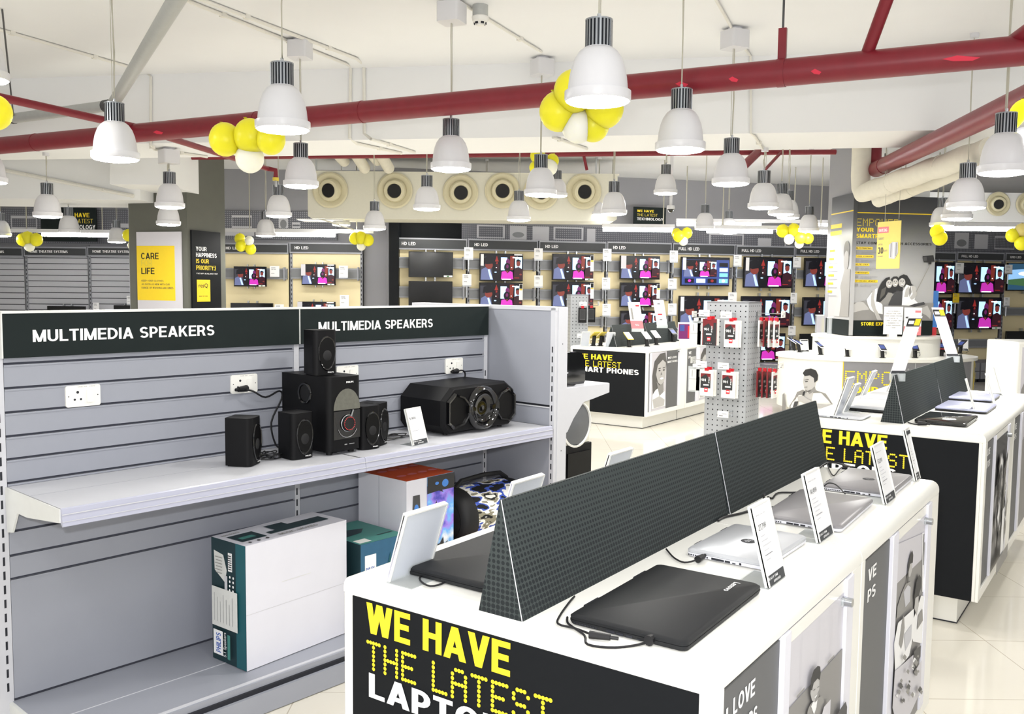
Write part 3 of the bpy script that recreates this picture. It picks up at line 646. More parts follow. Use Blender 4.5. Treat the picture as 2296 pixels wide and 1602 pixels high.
# air duct with round nozzles
DD = 12.7
A = atd(690, 440, DD); B = atd(1384, 440, DD); L = (B-A).length
z1, z0 = atd(1000, 387, DD).z, atd(1000, 493, DD).z
t = thing('air_duct', 'long cream air duct with six round nozzles above the TV wall', 'air duct', (A.x, A.y, 0), BYAW)
build(MB().prism([(0, z0+.03), (.05, z0), (L-.05, z0), (L, z0+.03), (L, z1-.02), (L-.03, z1), (.03, z1), (0, z1-.02)], 'y', 0, .7, 'cream_duct'), 'body', t)
build(MB().box(-.02, L+.02, -.006, .02, z1-.02, z1+.006, 'cream_duct'), 'top_flange', t)
def nozzle(px, py, D, root, A, r, ang):
    p = atd(px, py, D); x = (p-A).dot(RT0); nb = Vector((math.sin(ang), -math.cos(ang), -.12)).normalized()
    o = build(MB().lathe([(r, 0), (r*1.02, -.02), (r*.93, -.035), (r*.72, -.02), (r*.66, -.01)], 'cream_nozzle', 28, (x, -.01, p.z), (0, 1, 0)), 'nozzle', root)
    build(MB().lathe([(r*.67, -.02), (r*.64, .05), (r*.58, .075), (r*.42, .085), (r*.38, .06), (r*.36, .0)], 'cream_nozzle', 28, (x, -.0, p.z), nb), 'ball_jet', o)
    build(MB().lathe([(r*.385, .075), (0, .074)], 'black_hole', 24, Vector((x, 0, p.z)), nb), 'opening', o)
for px, py, an in ((741, 427, -.25), (886, 428, -.05), (1033, 432, .1), (1127, 428, 0), (1213, 431, .05), (1308, 430, .2)): nozzle(px, py, DD, t, A, .24, an)
for k in (.02, .93): build(MB().box(L*k, L*k+.02, .1, .12, z1, ZC, 'steel'), 'hanger_rod', t)
p = atd(750, 495, DD); x = (p-A).dot(RT0)
build(MB().box(x-.55, x+.1, .1, .6, z0-.012, z0, 'ceiling_white'), 'underside_grille', t)
mb = MB(); mb.obox((.12, .1, z0), (.5, 0, -.16), (0, .02, 0), (.0, 0, .02), 'cream_duct'); build(mb, 'access_flap', t)
A = atd(2075, 470, 13.2); L = 2.6; z1, z0 = atd(2200, 432, 13.2).z, atd(2200, 498, 13.2).z
t = thing('air_duct', 'white air duct with round nozzles at the far right', 'air duct', (A.x, A.y, 0), BYAW)
build(MB().box(0, L, 0, .6, z0, z1, 'ceiling_white'), 'body', t)
for px, py in ((2236, 458), (2303, 458)): nozzle(px, py, 13.2, t, A, .17, -.2)
build(MB().box(.6, .62, .1, .12, z1, ZC, 'steel'), 'hanger_rod', t)
# short white pipes dropping to the duct
for i, (a, b, lab) in enumerate((((750, 345), (772, 362), 'first'), ((796, 345), (818, 378), 'second'), ((828, 345), (846, 360), 'third'), ((852, 345), (872, 378), 'fourth'))):
    P0 = atd(a[0]-12, a[1]-22, 11.6); P1 = atd(*b, 12.4)
    tag(build(MB().cyl(P0, P1, .075, 'lagging', 14), 'lagged_pipe'), 'short fat white pipe dropping behind the beam, %s from the left' % lab, 'pipe')
# ------------------------------------------------------------------ tube lights
def tube_light(px0, px1, py, D, lit, lab, rods=()):
    A = atd(px0, py, D); B = atd(px1, py, D); L = (B-A).length; z = (A.z+B.z)/2
    t = thing('tube_light', lab, 'tube light', (A.x, A.y, z), BYAW)
    build(MB().box(0, L, -.03, .03, .02, .07, 'lamp_white'), 'housing', t)
    for a, b in lit:
        x0 = (atd(a, py, D)-A).dot(RT0); x1 = (atd(b, py, D)-A).dot(RT0)
        build(MB().cyl((x0, 0, -.01), (x1, 0, -.01), .028, 'tube_glow', 10), 'tube', t)
    for r in rods: x = (atd(r, py, D)-A).dot(RT0); build(MB().cyl((x, 0, .07), (x, 0, ZC-z), .008, 'cable_grey', 8), 'rod', t)
tube_light(-60, 300, 525, 13.6, ((-40, 20), (95, 250)), 'long white tube light hanging before the home theatre shelves', (60, 230))
tube_light(494, 838, 525, 13.2, ((612, 751),), 'long white tube light hanging before the two left TV bays', (560, 800))
tube_light(1350, 1512, 514, 13.0, ((1352, 1508),), 'white tube light left of the small balloon cluster by TV wall', (1372, 1487))
tube_light(1516, 1862, 503, 13.6, ((1518, 1565), (1597, 1622), (1646, 1706), (1828, 1860)), 'upper long tube light before the right TV bays', (1538, 1780))
tube_light(1582, 1862, 518, 12.6, ((1585, 1615), (1652, 1732), (1800, 1860)), 'lower long tube light before the right TV bays', (1620, 1840))
tube_light(2085, 2330, 512, 12.0, ((2120, 2292),), 'white tube light at the far right beside the poster pillar', (2100, 2300))
# dome camera
q = atd(1504, 466, 12.4); t = thing('security_camera', 'small white dome security camera hanging before the grey wall', 'camera', q)
build(MB().cyl((0, 0, .02), (0, 0, ZC-q.z), .02, 'lamp_white', 10), 'pole', t); build(MB().lathe([(.05, .03), (.055, 0), (.05, -.02)], 'lamp_white', 20, cap0=True), 'housing', t)
build(MB().ball((0, 0, -.02), .042, .042, .045, 'gloss_black', 16, 8), 'lens_dome', t)

# ================================================================== pendant lamps
LD = .26
def lamp_root():
    t = thing('pendant_lamp', 'x', 'pendant lamp')
    mb = MB()
    prof = [(.052, .205), (.058, .203), (.075, .19), (.092, .165), (.105, .13), (.113, .09), (.117, .05), (.119, .04)]
    build(mb.lathe(prof, 'lamp_white', 28), 'shade', t, angle=60)
    build(MB().lathe([(.119, .04), (.13, .038), (.13, .008), (.126, 0), (.116, 0), (.116, .03)], 'lamp_white', 28), 'rim', t)
    build(MB().lathe([(.124, .001), (.115, -.006), (.07, -.014), (0, -.017)], 'lamp_glow', 28), 'diffuser', t)
    mb = MB(); N = 22; P = []
    for i in range(N):
        a0, a1, a2, a3 = [2*math.pi*(i+k)/N for k in (0, .5, .5, 1)]
        P += [(.053*math.cos(a0), .053*math.sin(a0)), (.053*math.cos(a1), .053*math.sin(a1)), (.042*math.cos(a2), .042*math.sin(a2)), (.042*math.cos(a3), .042*math.sin(a3))]
    for i in range(len(P)):
        a, b = P[i], P[(i+1) % len(P)]; rr = min(math.hypot(*a), math.hypot(*b))
        mb.poly([(a[0], a[1], .2), (b[0], b[1], .2), (b[0], b[1], .31), (a[0], a[1], .31)], 'heat_sink' if rr > .05 else 'heat_dark')
    mb.cyl((0, 0, .306), (0, 0, .312), .054, 'heat_sink', 24); mb.cyl((0, 0, .198), (0, 0, .206), .0535, 'lamp_white', 24)
    h = build(mb, 'heat_sink', t, angle=20)
    build(MB().cyl((0, 0, .31), (0, 0, .335), .008, 'steel', 8).box(-.004, .004, -.056, -.05, .2, .31, 'steel'), 'cable_clamp', h)
    return t
LAMP0 = lamp_root(); used = [False]; CAB = {}
def lamp(px, py, w, label, box=None, wob=0.0):
    Dc = LD*FPX/w; q = CAM + ray(px, py)*Dc; D = q.x*_cy + q.y*_sy
    if not used[0]: r = LAMP0; used[0] = True; r.location = q; r['label'] = label
    else: r = dup(LAMP0, q, random.uniform(0, 6.28), label)
    r['group'] = 'pendant lamps'
    top = ZB if under(q) else ZC
    L = top - q.z
    mb = MB(); mb.tube([(0, 0, .33), (.012*wob, 0, .33+(L-.33)*.35), (-.01*wob, .005, .33+(L-.33)*.7), (0, 0, L)], .0035, 'cable_grey', 6)
    mb.tube([(.012, 0, .33), (.014, 0, L)], .002, 'cable_grey', 5); build(mb, 'cable', r)
    if box: build(MB().prism(rrect(.15, .15, .02), 'z', L-.14, L-.02, 'lamp_white').cyl((0, 0, L-.02), (0, 0, L), .05, 'lamp_white', 14), 'junction_box', r)
    else: build(MB().cyl((0, 0, L-.03), (0, 0, L), .03, 'lamp_white', 12), 'ceiling_cup', r)
    return r
for a in (
 (1340, 228, 149, 'largest white dome lamp, hanging in front of the red pipe and balloons', False),
 (634, 291, 122, 'big white dome lamp beside the left balloon cluster, covering the red pipe', False),
 (259, 357, 103, 'white dome lamp at left hanging below the grey pipe elbow', False),
 (1525, 337, 112, 'white dome lamp on a long cable just right of the largest lamp', False),
 (1011, 380, 92, 'white dome lamp near picture centre below the smoke detector', True),
 (675, 418, 79, 'white dome lamp directly below and right of the second biggest lamp', True),
 (1638, 413, 84, 'white dome lamp below a junction box, second right of the largest lamp', True),
 (2250, 388, 110, 'white dome lamp at right under the sloping red pipe', True),
 (2332, 305, 108, 'white dome lamp cut off by the right edge beside a yellow balloon', False),
 (-42, 178, 115, 'big white dome lamp cut off by the upper left edge', False),
 (-24, 409, 76, 'white dome lamp cut off by the left edge below the red pipe', False),
 (1711, 466, 68, 'front lamp of the overlapping trio left of the poster pillar', False),
 (1751, 481, 57, 'middle lamp of the overlapping trio left of the poster pillar', False),
 (1767, 489, 50, 'rear lamp of the overlapping trio left of the poster pillar', False),
 (1212, 437, 74, 'front lamp of the overlapping pair before the round duct nozzles', True),
 (1249, 440, 47, 'rear lamp of the overlapping pair before the round duct nozzles', False),
 (957, 469, 62, 'white dome lamp hanging before the duct below the centre lamp', False),
 (976, 471, 40, 'small lamp mostly hidden behind the lamp below the centre lamp', False),
 (765, 505, 41, 'small lamp at the left end of the cream duct', False),
 (840, 514, 51, 'lamp between first and second round duct nozzles, lowest on the duct', False),
 (1091, 488, 41, 'small lamp between third and fourth round duct nozzles', False),
 (1163, 494, 54, 'lamp below the fourth round duct nozzle', False),
 (1376, 480, 60, 'larger lamp at the right end of the cream duct', False),
 (1342, 482, 42, 'smaller lamp behind the one at the right end of the cream duct', False),
 (1492, 434, 53, 'lamp hanging before plain grey wall above the security camera', False),
 (1580, 514, 45, 'small lamp in front of the upper tube light, left of two', False),
 (1633, 523, 41, 'small lamp in front of the lower tube light, right of two', False),
 (1813, 519, 46, 'small lamp just left of the poster pillar over the balloons', False),
 (2166, 467, 83, 'larger lamp right of the poster pillar before the white duct', False),
 (2145, 491, 66, 'middle lamp of the group right of the poster pillar', False),
 (2111, 507, 52, 'leftmost lamp right of the poster pillar above a yellow balloon', False),
 (107, 486, 62, 'lamp at far left in front of the WE HAVE sign edge', False),
 (155, 522, 47, 'lamp at far left hanging before the black WE HAVE sign', False),
 (262, 543, 40, 'small lamp left of the dark grey pillar below the sign', False),
 (381, 465, 65, 'upper of two lamps hanging before the dark grey pillar', True),
 (378, 504, 53, 'lower of two lamps hanging before the dark grey pillar', False),
 (625, 485, 58, 'upper lamp before the left TV bays, under the sprinkler head', False),
 (596, 529, 45, 'lower lamp before the left TV bays, touching the tube light', False),
 (3, 529, 42, 'small lamp at the left edge at tube light height', False),
 ): lamp(*a[:4], box=a[4], wob=random.uniform(-1, 1))

# ================================================================== balloons
def balloon(px, py, r, D, m, label):
    q = atd(px, py, D); rr = r*D/FPX
    t = thing('balloon', label, 'balloon', q, random.uniform(0, 6), 'party balloons')
    build(MB().ball((0, 0, 0), rr, rr, rr*1.06, m, 22, 14), 'skin', t)
    build(MB().lathe([(rr*.05, 0), (rr*.12, rr*.1)], m, 8, (0, rr*.3, rr*1.0)), 'knot', t)
W, Y, K = 'balloon_white', 'balloon_yellow', 'balloon_peach'
for D, lst in (
 (5.35, ((505, 313, 35, Y, 'leftmost yellow balloon of the cluster beside the second biggest lamp'), (562, 306, 37, Y, 'front yellow balloon of the cluster beside the second biggest lamp'), (607, 313, 32, Y, 'yellow balloon tucked behind the second biggest lamp'), (560, 355, 31, W, 'white balloon under the cluster beside the second biggest lamp'))),
 (4.6, ((1287, 205, 45, Y, 'upper yellow balloon behind the largest lamp'), (1252, 250, 42, Y, 'leftmost yellow balloon behind the largest lamp'), (1355, 242, 43, Y, 'right yellow balloon below the largest lamp rim'), (1330, 280, 36, Y, 'lowest yellow balloon below the largest lamp'), (1296, 282, 37, W, 'white balloon below the largest lamp'))),
 (4.4, ((-13, 252, 37, Y, 'yellow balloon cut off by the left edge at the red pipe'),)),
 (5.0, ((2300, 258, 34, Y, 'yellow balloon at the right edge above the sloping pipe end'),)),
 (8.6, ((1206, 350, 17, Y, 'upper yellow balloon behind the lamp before the duct'), (1202, 376, 15, Y, 'lower yellow balloon behind the lamp before the duct'), (1238, 361, 15, Y, 'right yellow balloon behind the lamp before the duct'), (1232, 375, 18, W, 'white balloon behind the lamp before the duct'))),
 (12.8, ((52, 538, 14, Y, 'left yellow balloon of the cluster at far left'), (62, 535, 15, Y, 'middle yellow balloon of the cluster at far left'), (81, 538, 14, Y, 'right yellow balloon of the cluster at far left'), (66, 553, 11, W, 'white balloon of the cluster at far left'))),
 (13.0, ((288, 528, 13, Y, 'yellow balloon peeking out left of the dark pillar'), (294, 551, 8, W, 'white balloon peeking out left of the dark pillar'))),
 (12.7, ((538, 536, 12, Y, 'upper yellow balloon before the left HD LED header'), (540, 552, 12, Y, 'left lower yellow balloon before the left HD LED header'), (562, 559, 12, Y, 'lowest yellow balloon before the left HD LED header'), (559, 540, 10, W, 'white balloon before the left HD LED header'))),
 (12.8, ((796, 535, 13, Y, 'left yellow balloon at the end of the left TV bays'), (809, 534, 14, Y, 'middle yellow balloon at the end of the left TV bays'), (825, 539, 13, Y, 'right yellow balloon at the end of the left TV bays'), (810, 552, 10, W, 'white balloon at the end of the left TV bays'))),
 (12.3, ((1517, 524, 11, Y, 'rear yellow balloon beside the left tube light end'), (1522, 530, 13, Y, 'front yellow balloon beside the left tube light end'), (1540, 523, 12, Y, 'right yellow balloon beside the left tube light end'), (1532, 541, 10, W, 'white balloon beside the left tube light end'))),
 (12.0, ((1755, 518, 14, Y, 'leftmost yellow balloon left of the poster pillar'), (1780, 516, 14, Y, 'upper middle yellow balloon left of the poster pillar'), (1795, 533, 13, Y, 'lower middle yellow balloon left of the poster pillar'), (1812, 535, 12, Y, 'rightmost yellow balloon left of the poster pillar'), (1769, 537, 11, W, 'upper white balloon left of the poster pillar'), (1792, 547, 10, W, 'lower white balloon left of the poster pillar'))),
 (10.2, ((2101, 520, 15, Y, 'upper yellow balloon right of the poster pillar'), (2107, 534, 16, Y, 'lower yellow balloon right of the poster pillar'))),
 (10.2, ((2271, 528, 15, Y, 'left yellow balloon of the cluster at the right edge'), (2291, 518, 16, K, 'pale yellow balloon of the cluster at the right edge'), (2291, 546, 15, Y, 'lower yellow balloon of the cluster at the right edge'))),
 ):
    for px, py, r, m, lab in lst: balloon(px, py, r, D + random.uniform(-.05, .05), m, lab)

# ================================================================== TV walls
def wbox(mb, plane, A, p0, p1, yt, yb, off, thick, m, zc=None):
    pm = (p0+p1)/2; P0 = plane.at(p0, (yt+yb)/2, off); P1 = plane.at(p1, (yt+yb)/2, off)
    x0, x1 = (P0-A).dot(plane.t), (P1-A).dot(plane.t); z1, z0 = plane.at(pm, yt, off).z, plane.at(pm, yb, off).z
    mb.box(x0, x1, -off, -off+thick, z0, z1, m); return x0, x1, z0, z1
def bay(plane, p0, p1, yt, yb, text, tw, label, rails, back='wood_cream', ybase=None, group='TV display bays', toff=.09, slats=False, cab=None):
    A = plane.at(p0, (yt+yb)/2, 0); A = Vector((A.x, A.y, 0))
    t = thing('display_bay', label, 'display bay', A, plane.rz, group)
    L = (plane.at(p1, (yt+yb)/2, 0)-plane.at(p0, (yt+yb)/2, 0)).length
    pm = (p0+p1)/2; z1, z0 = plane.at(pm, yt, 0).z, plane.at(pm, yb, 0).z
    mb = MB().box(.012, L-.012, -.05, .04, z0, z1, 'sign_char'); S = Sheet(mb, (0, -.051, z0), (1, 0, 0), (0, 0, 1), L, z1-z0)
    S.text(text, toff, .33, tw, .36, 'ink_white', .03); h = build(mb, 'header', t)
    fr = MB()
    for a in ((.0, L, z1, z1+.022), (.0, L, z0-.022, z0), (0, .014, z0, z1), (L-.014, L, z0, z1)): fr.box(a[0], a[1], -.055, .04, a[2], a[3], 'post_grey')
    build(fr, 'header_frame', h)
    build(MB().box(.01, L-.01, 0, .03, .1, z0-.02, back), 'back_panel', t)
    for x in ((.0175, L-.0175) if p1 in (1905, 2362, 813, 341) else (.0175,)):
        mb = MB().box(x-.0175, x+.0175, -.02, .02, 0.02, z0-.023, 'post_grey')
        for k in range(22): mb.box(x-.006, x+.006, -.0205, -.019, .7+k*.07, .735+k*.07, 'slot_dark')
        build(mb, 'upright_post', t)
    for y0, y1 in rails:
        za, zb = plane.at(pm, y1, .04).z, plane.at(pm, y0, .04).z
        mb = MB().box(.02, L-.02, -.045, -.01, za, zb, 'rail_grey').box(.02, L-.02, -.055, -.01, za, za+.02, 'post_grey').box(.02, L-.02, -.055, -.01, zb-.02, zb, 'post_grey')
        mb.box(L-.07, L-.05, -.09, -.01, za-.02, zb+.02, 'post_grey'); build(mb, 'mounting_rail', t)
    if slats:
        mb = MB(); z = z0-.05
        while z > .4: mb.box(.012, L-.012, -.002, .0, z, z+.012, 'slot_dark'); z -= .1
        build(mb, 'slat_grooves', t)
    if cab:
        c = thing('base_cabinet', 'low grey base cabinet under the ' + cab, 'cabinet', A, plane.rz, 'grey base cabinets')
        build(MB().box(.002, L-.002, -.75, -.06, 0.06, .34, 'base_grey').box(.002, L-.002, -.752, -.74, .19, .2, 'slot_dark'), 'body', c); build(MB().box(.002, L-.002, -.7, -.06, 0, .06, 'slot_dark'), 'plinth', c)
    return t
R3 = lambda *a: a
bays = (
 (885, 1046, 538, 558, 'HD LED', .19, 'HD LED bay with two switched off TVs, first after the dark wall', ((578, 602), (643, 668))),
 (1048, 1204, 541, 560, 'HD LED', .19, 'HD LED bay with pictured TVs above the grey end panel', ((581, 605), (648, 672))),
 (1207, 1357, 545, 564, 'HD LED', .19, 'HD LED bay behind the far small peg stand', ((584, 607), (650, 673), (712, 732))),
 (1359, 1503, 547, 567, 'HD LED', .19, 'HD LED bay with three stacked TVs above the smartphone counter', ((586, 610), (649, 672), (711, 734))),
 (1506, 1645, 550, 569, 'FULL HD LED', .33, 'FULL HD LED bay holding the TV with blue menu', ((602, 622),)),
 (1648, 1778, 555, 572, 'FULL HD LED', .33, 'FULL HD LED bay behind the near peg stand top', ((605, 625),)),
 (1780, 1905, 557, 573, 'FULL HD LED', .33, 'FULL HD LED bay cut by the poster pillar', ((607, 626), (690, 710))),
 (2040, 2139, 568, 582, 'FULL HD LED', .4, 'bay right beside the poster pillar with half hidden TVs', ((610, 630), (692, 710))),
 (2142, 2247, 569, 583, 'FULL HD LED', .35, 'FULL HD LED bay with two close set large TVs at right', ((612, 632), (761, 780))),
 (2250, 2362, 571, 585, 'UHD LED', .22, 'UHD LED bay at the right edge with landscape picture', ((690, 708), (760, 778))),
)
CABS = {1506: 'bay of the blue menu TV', 1648: 'bay behind the near peg stand', 1780: 'bay cut by the poster pillar', 2040: 'bay right beside the poster pillar', 2142: 'bay of the right TV pair', 2250: 'UHD LED bay at the right edge'}
for b in bays: bay(TW, *b, cab=CABS.get(b[0]))
bay(LW, 484, 648, 549, 566, 'HD LED', .19, 'left TV bay beside the dark pillar', ((602, 626),), toff=.15)
bay(LW, 651, 813, 548, 566, 'HD LED', .19, 'second left TV bay beside the grey wall strip', ((602, 626),), toff=.07)
for p0, p1, lab in ((-84, 54, 'home theatre slat bay cut by the left edge'), (57, 197, 'home theatre slat bay with full header, second from left'), (199, 341, 'home theatre slat bay running behind the dark pillar')):
    bay(HW, p0, p1, 557, 573, 'HOME THEATRE SYSTEMS', .62, lab, (), back='slat_grey', group='home theatre slat bays', toff=.08, slats=True)
# grey end strip right of the left bays
A = LW.at(816, 600, -.1); struct(MB().box(0, .42, 0, .1, 0, 2.55, 'wall_grey'), 'trim_7', loc=(A.x, A.y, 0), rz=LW.rz)

def picture(S):
    S.rect(0, 0, 1, 1, 'v_dark'); S.rect(0, .1, .28, .9, 'v_grey') 
    S.poly([(.3, 0), (.46, 0), (.46, 1), (.3, 1)], 'v_dark')
    S.poly([(.34, .72), (.385, .95), (.43, .72)], 'v_red'); S.ell(.385, .66, .025, .04, 'v_red'); S.rect(.36, .4, .44, .62, 'v_maroon')
    S.poly([(0, 0), (.02, .4), (.13, .5), (.24, .42), (.3, 0)], 'v_shirt'); S.poly([(.17, .4), (.21, .42), (.29, .02), (.23, .02)], 'v_tie')
    S.ell(.2, .57, .09, .15, 'v_face'); S.poly([(.06, .6), (.08, .85), (.2, .93), (.33, .85), (.34, .72), (.25, .68)], 'v_dark'); S.poly([(.1, .66), (.36, .7), (.38, .66), (.14, .6)], 'v_dark')
    S.rect(.48, .38, .63, .88, 'v_blue'); S.poly([(.7, .4), (.7, .95), (.8, .95), (.78, .4)], 'v_orange'); S.ell(.65, .7, .05, .13, 'v_mag2')
    S.rect(.82, .45, .985, .9, 'v_blue'); S.rect(.76, .86, .84, .9, 'v_white'); S.ell(.87, .88, .025, .03, 'v_white')
    S.ell(.63, .5, .075, .17, 'v_dark'); S.poly([(.48, .03), (.5, .32), (.58, .36), (.64, .27), (.7, .36), (.76, .3), (.78, .03)], 'v_mag'); S.ell(.635, .53, .03, .075, 'v_mag2'); S.poly([(.6, .36), (.635, .25), (.66, .36)], 'v_face')
    S.ell(.735, .49, .012, .02, 'v_white'); S.ell(.37, .48, .012, .018, 'v_white')
    S.poly([(.78, .02), (.8, .45), (.9, .52), (1, .42), (1, .02)], 'v_maroon'); S.ell(.895, .65, .05, .12, 'v_face'); S.poly([(.84, .68), (.85, .8), (.9, .82), (.955, .76), (.95, .68), (.93, .74), (.86, .73)], 'v_dark')
    S.rect(.5, .01, .72, .045, 'v_white'); S.rect(.8, .07, .92, .1, 'v_red'); S.ell(.35, .3, .03, .02, 'v_tie'); S.ell(.95, .22, .03, .035, 'v_face')
def landscape(S):
    S.rect(0, 0, 1, 1, 'v_sky'); S.poly([(0, .75), (.3, .8), (.6, .7), (1, .85), (1, 1), (0, 1)], 'v_sea'); S.ell(.5, .62, .3, .1, 'v_white')
    S.poly([(0, 0), (0, .38), (.3, .45), (.6, .35), (1, .4), (1, 0)], 'v_green'); S.poly([(0, 0), (0, .2), (.5, .12), (.6, 0)], 'v_sea')
def menu(S):
    S.rect(0, 0, 1, 1, 'v_menu'); S.rect(0, .93, 1, 1, 'v_dark')
    T = Sheet(S.mb, S.P(.03, .3, S.k+1), S.ux, S.uy, S.w*.7, S.h*.62, S.off); picture(T)
    S.k += 30
    for i in range(3): S.rect(.78, .68-i*.19, .96, .82-i*.19, ('v_dark', 'v_blue', 'v_cyan')[i])
    for i in range(4): S.rect(.05+i*.24, .07, .24+i*.24, .23, ('v_dark', 'v_blue', 'v_dark', 'v_cyan')[i]); S.ell(.145+i*.24, .15, .035, .05, ('v_mag', 'v_white', 'v_red', 'v_white')[i])
TVC = {}
def tv(plane, p0, p1, yt, yb, label, pic='p', sticker=None, off=.16):
    pm, ym = (p0+p1)/2, (yt+yb)/2; c = plane.at(pm, ym, off)
    w = (plane.at(p1, ym, off)-plane.at(p0, ym, off)).length; h = plane.at(pm, yt, off).z - plane.at(pm, yb, off).z
    t = thing('television', label, 'TV', c, plane.rz, 'display TVs')
    build(MB().box(-w/2, w/2, 0, .045, -h/2, h/2, 'tv_black').box(-w*.3, w*.3, .045, .075, -h*.35, h*.3, 'tv_black'), 'cabinet', t, bevel=.004)
    mb = MB(); S = Sheet(mb, (-w/2+.012, -.0015, -h/2+.02), (1, 0, 0), (0, 0, 1), w-.024, h-.032, .0008)
    {'p': picture, 'l': landscape, 'm': menu, 'o': lambda S: S.rect(0, 0, 1, 1, 'tv_off')}[pic](S); build(mb, 'screen', t)
    mb = MB().box(-w*.12, -w*.09, .05, off-.05, -h*.6, h*.6, 'steel').box(w*.09, w*.12, .05, off-.05, -h*.6, h*.6, 'steel'); build(mb, 'wall_bracket', t)
    mb = MB(); S = Sheet(mb, (-w/2, -.03, -h/2), (1, 0, 0), (0, 0, 1), w, h, .001)
    for k in (sticker or ''):
        if k == 'b': S.rect(.78, .01, .98, .075, 'card_white'); S.rect(.85, .02, .9, .065, 'v_green')
        if k == 't': S.rect(.78, .94, .97, .99, 'card_white')
        if k == 'l': S.rect(.01, .55, .08, .97, 'card_white')
        if k == 'L': S.rect(.0, .45, .13, .99, 'photo_pale')
        if k == 'r': S.rect(.905, .35, .99, .95, 'card_white'); S.rect(.915, .78, .98, .94, 'ink_black'); S.rect(.915, .72, .98, .77, 'cam_yellow')
    if mb.f: build(mb, 'sticker', t)
    return t
for a in (
 (917, 1016, 565, 622, 'black switched off TV, upper one in the first HD LED bay', 'o', 'b'), (917, 1015, 631, 690, 'black switched off TV, lower one in the first HD LED bay', 'o', ''),
 (1076, 1173, 569, 631, 'upper TV of the second HD LED bay showing woman in magenta', 'p', 'lt'), (1075, 1172, 634, 694, 'lower TV of the second HD LED bay, cut by the grey end panel', 'p', 'r'),
 (1239, 1331, 570, 629, 'upper TV of the third HD LED bay with energy sticker', 'p', 'rb'), (1238, 1331, 632, 690, 'lower TV of the third HD LED bay behind the far peg stand', 'p', 'r'),
 (1391, 1480, 574, 627, 'top TV of the stack of three over the smartphone counter', 'p', 'L'), (1391, 1479, 634, 689, 'middle TV of the stack of three over the smartphone counter', 'p', 'rb'), (1391, 1480, 697, 749, 'bottom TV of the stack of three, behind the phone board', 'p', ''),
 (1528, 1636, 577, 642, 'TV showing a blue menu around a small picture', 'm', 'l'), (1523, 1635, 664, 740, 'TV below the blue menu TV, partly behind the peg stand', 'p', 'l'),
 (1669, 1776, 577, 646, 'upper TV of the FULL HD bay right of the blue menu TV', 'p', 'l'), (1663, 1772, 665, 735, 'lower TV just right of the near peg stand top', 'p', ''), (1655, 1761, 748, 810, 'lowest TV, right of the hanging packs on the near peg stand', 'p', 'b'),
 (1805, 1895, 579, 645, 'upper TV cut off by the poster pillar', 'p', ''), (1801, 1893, 667, 731, 'middle TV cut off by the poster pillar', 'p', ''), (1795, 1890, 749, 800, 'dark low TV behind the round phone counter', 'o', ''),
 (2060, 2140, 588, 660, 'upper TV just right of the poster pillar', 'p', ''), (2053, 2135, 667, 738, 'lower TV just right of the poster pillar beside the blue banner', 'p', ''), (2048, 2128, 750, 790, 'lowest small TV behind the tall price cards at right', 'p', ''),
 (2149, 2251, 590, 659, 'upper large TV of the right pair', 'p', ''), (2145, 2245, 667, 739, 'lower large TV of the right pair', 'p', 'b'),
 (2260, 2370, 591, 653, 'TV with landscape picture at the right edge', 'l', ''), (2257, 2352, 743, 804, 'black switched off TV at the right edge', 'o', ''),
 ): tv(TW, *a)
for a in ((524, 597, 598, 643, 'TV in the left TV bay next to the dark pillar', 'p', 'b'), (676, 752, 593, 640, 'TV in the second left TV bay with two stickers', 'p', 'Ltb'), (668, 752, 677, 725, 'lower TV of the second left bay just above the shelf top', 'p', 'Lt'), (517, 612, 680, 730, 'black TV of the left bay just above the shelf top', 'o', '')): tv(LW, *a)
for a in ((106, 191, 687, 735, 'black TV peeking over the speaker shelf at far left', 'o', ''), (255, 312, 685, 725, 'black TV peeking over the speaker shelf beside the pillar', 'o', '')): tv(HW, *a)

def price_card(plane, p0, p1, yt, yb, label, m='card_white', off=.24, rod=True):
    pm, ym = (p0+p1)/2, (yt+yb)/2; c = plane.at(pm, ym, off)
    w = (plane.at(p1, ym, off)-plane.at(p0, ym, off)).length; h = plane.at(pm, yt, off).z - plane.at(pm, yb, off).z
    t = thing('price_card', label, 'price card', c, plane.rz, 'price cards on the TV walls')
    mb = MB().box(-w/2, w/2, 0, .008, -h/2, h/2, m); S = Sheet(mb, (-w/2, -.0005, -h/2), (1, 0, 0), (0, 0, 1), w, h)
    S.rect(.15, .8, .6, .86, 'ink_grey'); S.text('24,990', .15, .64, .5, .11, 'cloth_dark'); S.rect(.15, .3, .5, .34, 'ink_grey'); build(mb, 'card', t)
    mb = MB().box(-w*.5, w*.5, -.006, .014, -h/2-.02, -h/2, 'steel')
    if rod: mb.cyl((0, .02, -h/2-.01), (0, .02, -h/2-.19), .012, 'steel', 8).cyl((0, .02, -h/2-.17), (0, off-.02, -h/2-.17), .008, 'steel', 6)
    else: mb.cyl((0, .01, -h/2-.01), (0, off-.02, -h/2-.01), .006, 'steel', 6)
    build(mb, 'holder', t)
